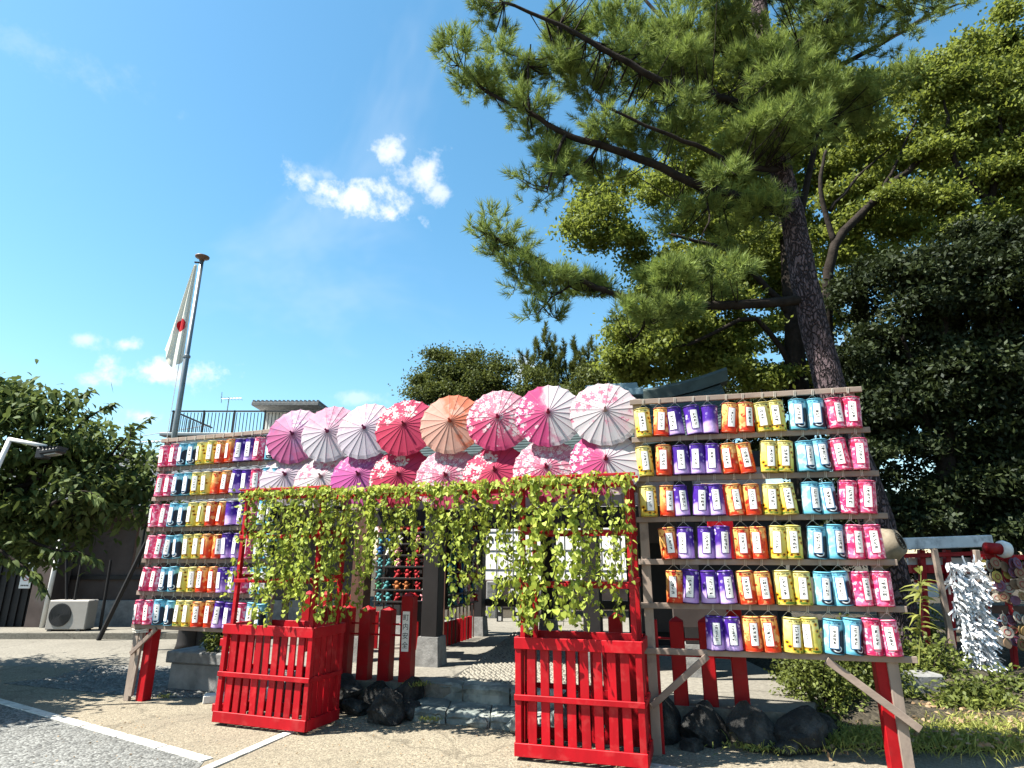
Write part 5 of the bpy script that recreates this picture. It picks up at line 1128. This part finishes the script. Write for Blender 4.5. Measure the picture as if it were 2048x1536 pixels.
for r_, wy in enumerate([1130, 1150, 1172, 1196, 1240, 1262, 1285]):
    for c in range(8):
        px = 1966 + 4 * r_ + c * 14 + ge.uniform(-4, 4); k = ge.choice(list(PCOL)); y_ = EY - .03 - .05 * (c % 3)
        p = pt(px, wy + ge.uniform(-5, 5), y_); o = obj('votive_plaque', PMESH[k], loc=p, label=f'{k} round wooden votive plaque in the {ORD[r_]} hanging row of the plaque rack', cat='plaque', group='votive plaques on the rack'); o.rotation_euler = (ge.uniform(-.3, .1), ge.uniform(-.3, .3), ge.uniform(-.5, .5)); s = ge.uniform(.6, .85); o.scale = (s, s, s)
        if ge.random() < .5: obj('emblem', PIM, o)
# little red shrine roof behind
sh = thing('small_shrine', 'little red shrine with white painted roof board behind the pine', 'shrine', (5.9, 9.6, 0)); sb_ = Vector((5.9, 9.6, 0))
def ys(px, py, Y): return pt(px, py, Y) - sb_
WHB = surf('stained_white_board', (.66, .66, .66), .7, 3, .3, .2, dirt=((.12, .12, .13), 3, .8))
MB().beam(ys(1800, 1088, 9.4), ys(1972, 1082, 9.4), .3, .17, .01).build('roof_board', WHB, sh); MB().beam(ys(1800, 1112, 9.45), ys(1970, 1106, 9.45), .12, .06).build('fascia', RED, sh)
MB().beam(ys(1815, 1123, 9.6), ys(1960, 1122, 9.6), .05, .10).build('panel', WHITE, sh); MB().beam(ys(1820, 1138, 9.55), ys(1960, 1138, 9.55), .08, .12).build('beam', RED, sh)
MB().beam(ys(1830, 1153, 9.6), ys(1950, 1153, 9.6), .05, .09).build('panel', PLASTER, sh); MB().beam(ys(1830, 1163, 9.55), ys(1950, 1163, 9.55), .06, .04).build('beam', RED, sh)
MB().beam(ys(1838, 1180, 9.6), ys(1950, 1180, 9.6), .05, .2).build('panel', WHITE, sh)
for px in (1842, 1893, 1950): MB().beam(ys(px, 1100, 9.5), ys(px + 15, 1340, 9.5), .08, .08, .004, up=(1, 0, 0)).build('post', RED, sh)

# ------------------------------------------------------------------ bushes, weeds, soil under the pine
mb = MB(); n = 26; vs = []; fs = []
for j in range(n + 1):
    for i in range(n + 1):
        x = 2.3 + 7 * i / n; y = 5.55 + 6 * j / n; ed = min(1, (i) / 4, (j) / 3); z = .22 * ed * (1 + .4 * math.sin(x * 2.1 + y * 1.3)) - .02 + random.uniform(-.01, .012); vs.append((x - .12 * (y - 5.5) * 0, y - .10 * (x - 2.3) * .5, z))
for j in range(n):
    for i in range(n): a = j * (n + 1) + i; fs.append((a, a + 1, a + n + 2, a + n + 1))
mb.add(vs, fs); o = mb.build('earth_bank', DIRT, smooth=True, kind='structure')
def bush(name, label, c, r, n, L, Wd, seed, m=BUSH_L, cat='bush', stems=8):
    g = np.random.default_rng(seed); t = thing(name, label, cat, c); mb = MB()
    for k in range(stems):
        a = g.uniform(0, 6.28); e = Vector((r[0] * .7 * math.cos(a), r[1] * .7 * math.sin(a), r[2] * g.uniform(.9, 1.7))); mb.tube([(0, 0, -.05), e * .5 + Vector((0, 0, .06)), e], [.010, .006, .003], 4)
    mb.build('stems', BARK, t); d = unit(g.normal(0, 1, (n, 3))); d[:, 2] = np.abs(d[:, 2]) * 1.0 - .15; P = d * g.uniform(.35, 1, (n, 1)) ** .6 * np.array([r[0], r[1], r[2] * 1.5]) * (1 + .25 * np.sin(d[:, :1] * 7 + d[:, 1:2] * 5 + seed)) + np.array([0, 0, r[2] * .25])
    P = P[P[:, 2] > -.05]; n = len(P); D = d[:n] * .5 + g.normal(0, .7, (n, 3)); obj('foliage', leaves_mesh('foliage', P, D, g.uniform(.7, 1.2, n) * L, g.uniform(.7, 1.1, n) * Wd, m, .2, .2, seed), t); return t
def grass(name, label, c, rx, ry, n, h, seed, m=GRASS_L):
    g = np.random.default_rng(seed); P = np.stack([g.normal(0, rx, n), g.normal(0, ry, n), np.zeros(n)], -1); D = np.stack([g.normal(0, .45, n), g.normal(0, .45, n), np.ones(n)], -1)
    return obj(name, leaves_mesh(name, P, D, g.uniform(.5, 1.2, n) * h, .009, m, .1, .5, seed), loc=c, label=label, cat='grass', kind='stuff')
def gnd(px, py, z=0.): 
    dlt = pt(px, py, 1) - Vector((0, 0, EYE)); k = (z - EYE) / dlt.z; return Vector((0, 0, EYE)) + dlt * k
for i, (px, py, rx, rz, n, L, lb) in enumerate([(1640, 1425, .30, .26, 1500, .045, 'leafy azalea bush with small bright leaves under the rack brace'), (1700, 1410, .35, .30, 1600, .05, 'dense green bush beside the red rack leg'), (1760, 1390, .3, .22, 1000, .05, 'low green bush behind the red rack leg'), (1850, 1370, .45, .22, 1400, .06, 'low leafy bush at the foot of the pine'), (1950, 1410, .34, .11, 700, .06, 'low weedy bush below the fortune papers'), (1600, 1390, .25, .2, 700, .05, 'dark little bush next to the boulder wall'), (1840, 1300, .3, .35, 900, .07, 'taller leafy shrub against the pine trunk'), (2030, 1400, .28, .13, 500, .06, 'weedy clump beside the red plaque posts')]):
    p = gnd(px, py, .12); bush('bush', lb, (p.x, p.y, .08), (rx * 1.2, rx, rz * 1.6), int(n * 1.8), L, L * .55, 50 + i)
for i, (px, py, rx, ry, n, h, lb) in enumerate([(1660, 1455, .28, .18, 2600, .13, 'fine green grass tuft in front of the azalea bush'), (1760, 1470, .45, .22, 2600, .16, 'dry yellowish grass around the red rack leg'), (1930, 1470, .4, .25, 2200, .2, 'long weedy grass below the fortune paper rack'), (1990, 1430, .15, .1, 400, .3, 'spiky grass clump below the plaque posts'), (2040, 1480, .3, .2, 1200, .1, 'short grass at the path edge near the plaques'), (1560, 1490, .2, .08, 500, .07, 'short weeds at the foot of the boulders')]):
    p = gnd(px, py, .05); grass('grass_tuft', lb, (p.x, p.y, .03), rx, ry, int(n * 1.5), h * 1.35, 70 + i)
for i, (px, py, z_, n, h, lb) in enumerate([(832, 1372, PZ, 160, .11, 'small weed tuft at the base of the slogan post'), (800, 1405, .05, 120, .12, 'weeds growing between boulder and rock wall'), (640, 1440, .0, 120, .08, 'little weeds at the foot of the planter'), (860, 1440, .03, 90, .08, 'weeds in the joint of the lower step'), (330, 1395, 0, 60, .06, 'tiny weed by the rack leg on gravel'), (1085, 1490, 0, 120, .08, 'weeds between step stones and planter')]):
    p = gnd(px, py, z_); grass('weed_tuft', lb, (p.x, p.y, z_), .06, .04, n, h, 90 + i)
# tall weed stem by the pine
tw = thing('tall_weed', 'tall upright weed stem with narrow leaves before the pine trunk', 'weed', (4.2, 6.6, 0)); tb = Vector((4.2, 6.6, 0)); mb = MB(); a = pt(1838, 1330, 6.6) - tb; b = pt(1842, 1150, 6.6) - tb; mb.tube([a, b], [.008, .004], 5); mb.build('stem', GRASS_L, tw)
g = np.random.default_rng(4); P = []; D = []
for k in range(60):
    f_ = g.uniform(.1, .95); P.append(np.array(a.lerp(b, f_))); D.append(np.array([g.normal(0, 1), g.normal(0, .6), g.uniform(-.1, .9)]))
for k in range(10): P.append(np.array(b)); D.append(np.array([g.normal(0, .2), g.normal(0, .2), 1]))
obj('leaves', leaves_mesh('weed_leaves', np.array(P), np.array(D), g.uniform(.1, .22, len(P)), .035, GRASS_L, .2, .5, 6), tw)
mb = MB(); mb.box((0, 0, .1), (.5, .3, .2), None, .02); p = gnd(1720 + 140, 1420, 0); mb.build('kerb_block', STONE, loc=(p.x, p.y + .2, .12), label='weathered grey kerb block half hidden below the fortune papers', cat='kerb')
# fallen leaves litter
g = np.random.default_rng(15); n = 600; P = np.stack([g.uniform(2.3, 5.2, n), g.uniform(5.1, 6.6, n), g.uniform(.02, .06, n)], -1); P[:, 2] += np.clip(P[:, 0] - 2.6, 0, .5) * .2
obj('leaf_litter', leaves_mesh('leaf_litter', P, g.normal(0, 1, (n, 3)) * np.array([1, 1, .15]), .05, .03, leafmat('dry_leaves', (.14, .08, .04), (.42, .30, .18), .2), .3, .1, 2), label='dry fallen leaves scattered over the earth bank', cat='leaf litter', kind='stuff')
g = np.random.default_rng(16); n = 260; P = np.stack([g.uniform(-4, 2.5, n), g.uniform(4.9, 6.6, n), np.full(n, .012)], -1)
obj('leaf_litter', leaves_mesh('leaf_litter2', P, g.normal(0, 1, (n, 3)) * np.array([1, 1, .1]), .022, .012, MATS['dry_leaves'], .3, .1, 3), label='tiny dry leaf bits on the beige paving', cat='leaf litter', kind='stuff')

# ------------------------------------------------------------------ left side: stone trough, stumps, house, lamp, flag
tr = thing('stone_trough', 'grey stone trough planter block beside the gravel', 'planter', (-3.66, 7.98, 0)); Mz = Matrix.Rotation(-.3, 4, 'Z')
MB().box((0, 0, .14), (.80, .42, .29), Matrix.Rotation(-.3, 3, 'Z'), .012).build('block', surf('pale_cut_stone', (.40, .39, .37), .85, 5, .4, .5, 25, .01, dirt=((.2, .2, .19), 3, .6)), tr); MB().box((-.02, -.01, .355), (.86, .48, .13), Matrix.Rotation(-.3, 3, 'Z'), .014).build('rim', STONE, tr)
obj('boulder', rock(None, (.36, .25, .3), 131, surf('pale_boulder', (.33, .36, .34), .85, 4, .4, .9, 14, .03)), loc=(-4.05, 9.0, .22), label='pale mossy boulder behind the stone trough', cat='boulder')
bush('bush', 'yellow green leafy bush growing over the stone trough', (-3.48, 7.95, .44), (.27, .22, .2), 1200, .05, .03, 140)
for i, (px, py, lb) in enumerate([(373, 1300, 'dark stump stool with flat top behind the gravel rack'), (402, 1298, 'second dark stump stool closer to the pale boulder')]):
    p = gnd(px, py, 0); s_ = thing('stump_stool', lb, 'stool', (p.x, p.y, 0)); MB().lathe([(.20, 0), (.17, .1), (.16, .4), (.17, .46)], 12).build('trunk', DARKWOOD, s_, smooth=True); MB().lathe([(.0, .46), (.23, .46), (.24, .475), (.24, .50), (.0, .505)], 14).build('seat', BROWNWOOD, s_)
MB().box((0, 0, .02), (1.0, .16, .08), Matrix.Rotation(.35, 3, 'Z'), .008).build('kerb_block', KERBW, loc=(-2.85, 7.35, .02), label='pale kerb stone lying at the gravel edge near the planter', cat='kerb')

hs_ = thing('old_house', 'low old house with tiled roof and stained plaster walls', 'house', (-9, 14, 0)); hb = Vector((-9, 14, 0))
def h(px, py, Y): return pt(px, py, Y) - hb
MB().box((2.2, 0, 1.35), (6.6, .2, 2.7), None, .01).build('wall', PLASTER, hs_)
MB().box((-2.6, -.25, 1.35), (3.0, .2, 2.7), None, .01).build('wall', DARKWOOD, hs_)
for k in range(17): MB().box((-3.9 + k * .17, -.37, 1.25), (.035, .03, 2.4), None, .002).build('slat', DARKWOOD, hs_)
MB().box((-.83, -.45, 1.25), (.42, .5, 2.5), None, .01).build('pillar', PLASTER, hs_)
MB().box((2.0, -.12, .30), (6.6, .06, .62), None, .008).build('plinth', STONE, hs_)
MB().box((2.3, -.13, 1.08), (6.0, .05, .09), None, .004).build('sill_beam', DARKWOOD, hs_)
for k, xx in enumerate((1.0, 2.0, 3.2)):
    wn_ = MB().box((xx, -.12, 1.75), (.75, .05, .95), None, .004).build('window', BROWNWOOD, hs_); MB().box((xx, -.135, 1.75), (.62, .04, .8)).build('pane', surf('dim_glass', (.05, .06, .07), .15, 3, .2, 0, spec=.5), wn_)
    for q in (-.2, 0, .2): MB().box((xx + q, -.17, 1.75), (.022, .022, .92)).build('bar', BLACK, wn_)
MB().box((2.6, -.75, 2.42), (7.4, .06, .20), None, .004).build('fascia', BROWNWOOD, hs_)
# tiled roof, courses of tiles
tile = MB()
cs = [(-.13, 0), (-.09, .03), (-.03, .045), (.03, .035), (.09, .0), (.13, -.01)]
vs = [(x, -.02, z) for x, z in cs] + [(x, .32, z - .02) for x, z in cs] + [(x, -.02, z - .025) for x, z in cs]; fs = [(i, i + 1, 7 + i, 6 + i) for i in range(5)] + [(12 + i, 13 + i, i + 1, i) for i in range(5)]
tile.add(vs, fs); TM = tile.mesh('tile', ROOFT)
sl_ = Matrix.Rotation(R(27), 4, 'X')
for c in range(10):
    for k in range(28):
        if c * 28 + k >= 290: break
        obj('tile', TM, hs_, M=Matrix.Translation((-1.2 + k * .26, -.85 + c * .255, 2.55 + c * .13)) @ sl_)
MB().add([(-1.5, -.8, 2.50), (6.3, -.8, 2.50), (6.3, 2.2, 4.03), (-1.5, 2.2, 4.03)], [(0, 1, 2, 3)]).build('roof_deck', DARKWOOD, hs_)
MB().beam((-1.5, 1.9, 3.98), (6.3, 1.9, 3.98), .3, .22, .04).build('ridge', ROOFT, hs_)
MB().add([(-4.4, -.9, 2.75), (-1.3, -.9, 2.75), (-1.3, 2.2, 4.2), (-4.4, 2.2, 4.2)], [(0, 1, 2, 3)]).build('roof_deck', ROOFT, hs_)
MB().tube([(-.62, -.76, .12), (-.60, -.76, 1.3), (-.58, -.76, 2.4)], .045, 10).build('downpipe', WHITE, hs_, smooth=True)
# prop poles leaning on the wall
for i, (a, b, lb) in enumerate([((205, 1235, 12.3), (292, 1085, 12.3), 'long dark prop pole leaning diagonally by the house wall'), ((143, 1225, 12.8), (133, 1120, 12.8), 'thin dark prop stake crossing near the outdoor unit'), ((146, 1225, 12.7), (162, 1130, 12.7), 'second thin stake crossing near the outdoor unit'), ((207, 1220, 12.9), (222, 1120, 12.9), 'slim upright pole before the barred window')]):
    p0 = pt(*a); p0.z = 0; MB().tube([Vector((0, 0, 0)), pt(*b) - p0], [.045 if i == 0 else .03, .04 if i == 0 else .025], 8).build('prop_pole', DARKWOOD, loc=p0, label=lb, cat='pole')
# step in front of the house
MB().box((0, 0, .05), (9.5, .9, .14), None, .015).build('house_step', CONC, loc=(-9.4, 12.9, 0), kind='structure')
# outdoor unit
p = pt(138, 1262, 12.75); ac = thing('outdoor_unit', 'ivory air conditioner outdoor unit with dark round fan grille', 'air conditioner', (p.x, 12.75, .12))
MB().box((0, 0, .30), (.78, .30, .54), None, .015).build('casing', AC, ac)
MB().lathe([(.0, 0), (.215, 0), (.215, .012), (.0, .014)], 28, (-.13, -.152, .30), Matrix.Rotation(R(90), 3, 'X')).build('fan_grille', BLACK, ac)
for k in range(7): r_ = .03 + .028 * k; MB().tube([(-.13 + r_ * math.cos(a), -.168, .30 + r_ * math.sin(a)) for a in np.linspace(0, 6.283, 24)], .003, 4, False).build('grille_ring', surf('ring%d' % k, (.05, .05, .055), .5, 5, .1, 0) if k == 0 else MATS['ring0'], ac)
for x in (-.28, .28): MB().box((x, 0, .015), (.08, .34, .03)).build('foot', BLACK, ac)
# two notices
for i, (px, py, hgt, lb) in enumerate([(62, 1137, .30, 'white notice with a drawn handset symbol on the dark slatted wall'), (52, 1160, .34, 'white no smoking notice below the handset notice')]):
    p = pt(px, py, 13.5); sg = thing('notice', lb, 'sign', p); MB().box((0, 0, 0), (.32 if i == 0 else .24, .02, .24 if i == 0 else .34), None, .003).build('plate', WHITE, sg)
    c0 = (-.05, -.013, .0) if i == 0 else (0, -.013, .05); MB().tube([(c0[0] + .07 * math.cos(a), c0[1], c0[2] + .06 * math.sin(a)) for a in np.linspace(0, 6.283, 20)], .008, 4, False).build('symbol', REDOLD if i else BLACK, sg)
    if i: MB().beam((-.05, -.013, .09), (.05, -.013, .01), .006, .014, 0).build('bar', REDOLD, sg); [MB().box((-.07 + .035 * k, -.012, -.11), (.022, .004, .028)).build('mark', INK, sg) for k in range(5)]
    else: [MB().box((.07 + .04 * k, -.012, -.01), (.025, .004, .035)).build('mark', INK, sg) for k in range(2)]

# floodlight on white pole
lp = thing('floodlight', 'black floodlight on a bent white pole arm', 'lamp post', (-5.75, 6.7, 0)); lb_ = Vector((-5.75, 6.7, 0))
e0 = pt(20, 878, 6.7) - lb_; e1 = pt(92, 893, 6.7) - lb_
MB().tube([(0, 0, 0), (0, 0, 2.3), (e0.x - .0, 0, e0.z)], .026, 12).build('pole', WHITE, lp, smooth=True); MB().tube([e0 + Vector((-.015, 0, 0)), e1], .022, 10).build('arm', WHITE, lp, smooth=True)
hd = MB().box((0, 0, 0), (.2, .16, .05), Matrix.Rotation(-.15, 3, 'Y'), .012).build('head', BLACK, lp, loc=e1 + Vector((.09, 0, -.06))); MB().box((0, 0, -.032), (.15, .11, .016), Matrix.Rotation(-.15, 3, 'Y'), .004).build('lens', surf('lamp_glass', (.5, .5, .48), .1, 3, .1, 0, spec=.5), hd)
MB().box((-.1, 0, -.02), (.1, .12, .12), None, .01).build('driver_box', BLACK, hd)
for k in range(6): MB().box((-.1 + .04 * k, 0, .042), (.008, .17, .025)).build('cooling_fin', BLACK, hd)

# flagpole with hanging flag
fb = Vector((-6.25, 11, 0)); fl = thing('flagpole', 'tall grey metal flagpole with round cap', 'flagpole', fb)
topz = pt(400, 520, 11).z
MB().tube([(0, 0, 0), (0, 0, 5.2), (0, 0, 5.22), (0, 0, topz)], [.054, .05, .043, .040], 14).build('pole', GREYMET, fl, smooth=True)
MB().lathe([(.05, topz - .02), (.05, topz + .02), (.13, topz + .05), (.135, topz + .075), (.05, topz + .11), (0, topz + .115)], 18).build('cap', surf('bronze_cap', (.30, .17, .12), .5, 5, .2, 0), fl, smooth=True)
MB().lathe([(.052, 0), (.066, .01), (.066, .05), (.052, .06)], 14, (0, 0, 5.18)).build('collar', GREYMET, fl)
MB().tube([(-.10, -.02, topz - .1), (-.12, -.02, 4), (-.10, -.02, 1.2)], .006, 4).build('halyard', STRING, fl)
MB().beam((0, 0, topz - .06), (-.13, -.02, topz - .06), .03, .03).build('truck', BLACK, fl)
# drooping cloth: gathered at the pole, widening downward with folds
nv, nh = 30, 22; vs = []; fs = []; z0 = topz - .12
for j in range(nv + 1):
    v = j / nv; wid = .05 + .36 * v ** .9; 
    for i in range(nh + 1):
        u = i / nh; fold = math.sin(u * 13 + 1.5 * v) * .045 * (1 - .3 * v) + math.sin(u * 27) * .012; zz = z0 - 1.98 * v - .28 * math.sin(u * 4.2) * v ** 2 * .6 + (.22 * (u - .45) if v > .8 else 0) * (v - .8) * 2
        vs.append((-.075 - wid * u * (1 - .10 * math.sin(u * 9)), -.02 + fold * (.4 + v), zz))
for j in range(nv):
    for i in range(nh): a = j * (nh + 1) + i; fs.append((a, a + 1, a + nh + 2, a + nh + 1))
FM, t, out = newmat('hinomaru'); c = t.n('ShaderNodeTexCoord'); sp = t.n('ShaderNodeSeparateXYZ'); t.l(c.outputs['Object'], sp.inputs[0])
da = t.m('DIVIDE', t.m('ADD', sp.outputs[0], .19), .085); db = t.m('DIVIDE', t.m('SUBTRACT', sp.outputs[2], z0 - 1.30), .14)
rr = t.m('ADD', t.m('MULTIPLY', da, da), t.m('MULTIPLY', db, db)); col = t.mix(t.m('LESS_THAN', rr, 1), (.76, .73, .64), (.55, .012, .02)); translucent_mix(t, out, col, .3, .8)
MB().add(vs, fs).build('flag', FM, smooth=True, loc=fb, label='white flag with red disc hanging limp from the flagpole', cat='flag')

# white house with roof terrace behind
wh = thing('white_house', 'white house with railed roof terrace and stair hut', 'house', (-10, 20, 0)); wb_ = Vector((-10, 20, 0))
zf = 5.42
MB().box((1.0, 2.5, zf / 2), (5.2, 5, zf), None, .03).build('wall', surf('house_white', (.70, .69, .66), .8, 2, .08, .1), wh); MB().box((1.0, -.05, zf + .03), (5.5, .35, .10), None, .01).build('parapet', GREYMET, wh)
for k in range(44): MB().box((-1.5 + k * .12, -.02, zf + .45), (.02, .02, .72)).build('baluster', BLACK, wh)
for k in range(6): MB().box((-1.5 + k * 1.04, -.02, zf + .46), (.05, .05, .86)).build('rail_post', BLACK, wh)
MB().beam((-1.55, -.02, zf + .86), (3.75, -.02, zf + .86), .05, .05).build('handrail', BLACK, wh); MB().beam((-1.55, -.02, zf + .1), (3.75, -.02, zf + .1), .03, .03).build('bottom_rail', BLACK, wh)
for k in range(20): MB().box((-1.5, .1 + k * .13, zf + .45), (.02, .02, .72)).build('baluster', BLACK, wh)
MB().beam((-1.5, 0, zf + .86), (-1.5, 2.7, zf + .86), .05, .05).build('handrail', BLACK, wh)
hut = MB().box((2.2, 2.0, zf + .55), (1.9, 2.2, 1.1), None, .02).build('stair_hut', MATS['house_white'], wh)
MB().box((2.2, 1.6, zf + 1.16), (2.3, 3.0, .12), None, .01).build('hut_roof', STONE, hut)
mb = MB()
for k in range(16): mb.tube([(1.1 + k * .147, .15, zf + 1.26), (1.1 + k * .147, 3.0, zf + 1.30)], .05, 6)
mb.build('corrugated_sheet', ROOFT, hut)
# windows on the house front, mostly hidden
for x in (-.6, .8, 2.2): MB().box((x, -.06, 3.4), (.9, .06, 1.0), None, .01).build('window', BLACK, wh)
# aerials
for i, (px, py, Y, lb) in enumerate([(458, 795, 21, 'thin television aerial standing on the terrace house'), (300, 880, 16, 'low television aerial above the tiled roof')]):
    p = pt(px, py, Y); an = thing('aerial', lb, 'aerial', (p.x, Y, p.z - 1.2)); MB().tube([(0, 0, 0), (0, 0, 1.2)], .018, 6).build('mast', GREYMET, an); MB().tube([(-.25, 0, 1.15), (.45, 0, 1.18)], .012, 5).build('boom', GREYMET, an)
    for k in range(6): MB().tube([(-.2 + k * .12, -.22, 1.16), (-.2 + k * .12, .22, 1.16)], .008, 4).build('element', GREYMET, an)
    MB().tube([(-.25, 0, 1.0), (-.28, 0, 1.4)], .012, 5).build('reflector', GREYMET, an)
for i, (a, b) in enumerate([((-40, 905, 30), (420, 850, 30)), ((-40, 925, 30), (420, 866, 30)), ((-60, 950, 30), (420, 880, 30))]):
    p0, p1 = pt(*a), pt(*b); o = MB().tube([Vector((0, 0, 0)), (p1 - p0) * .5 + Vector((0, 0, -.25)), p1 - p0], .018, 5).build('power_line', BLACK, loc=p0, label='thin overhead power line passing behind the cherry tree', cat='power line', group='overhead power lines')
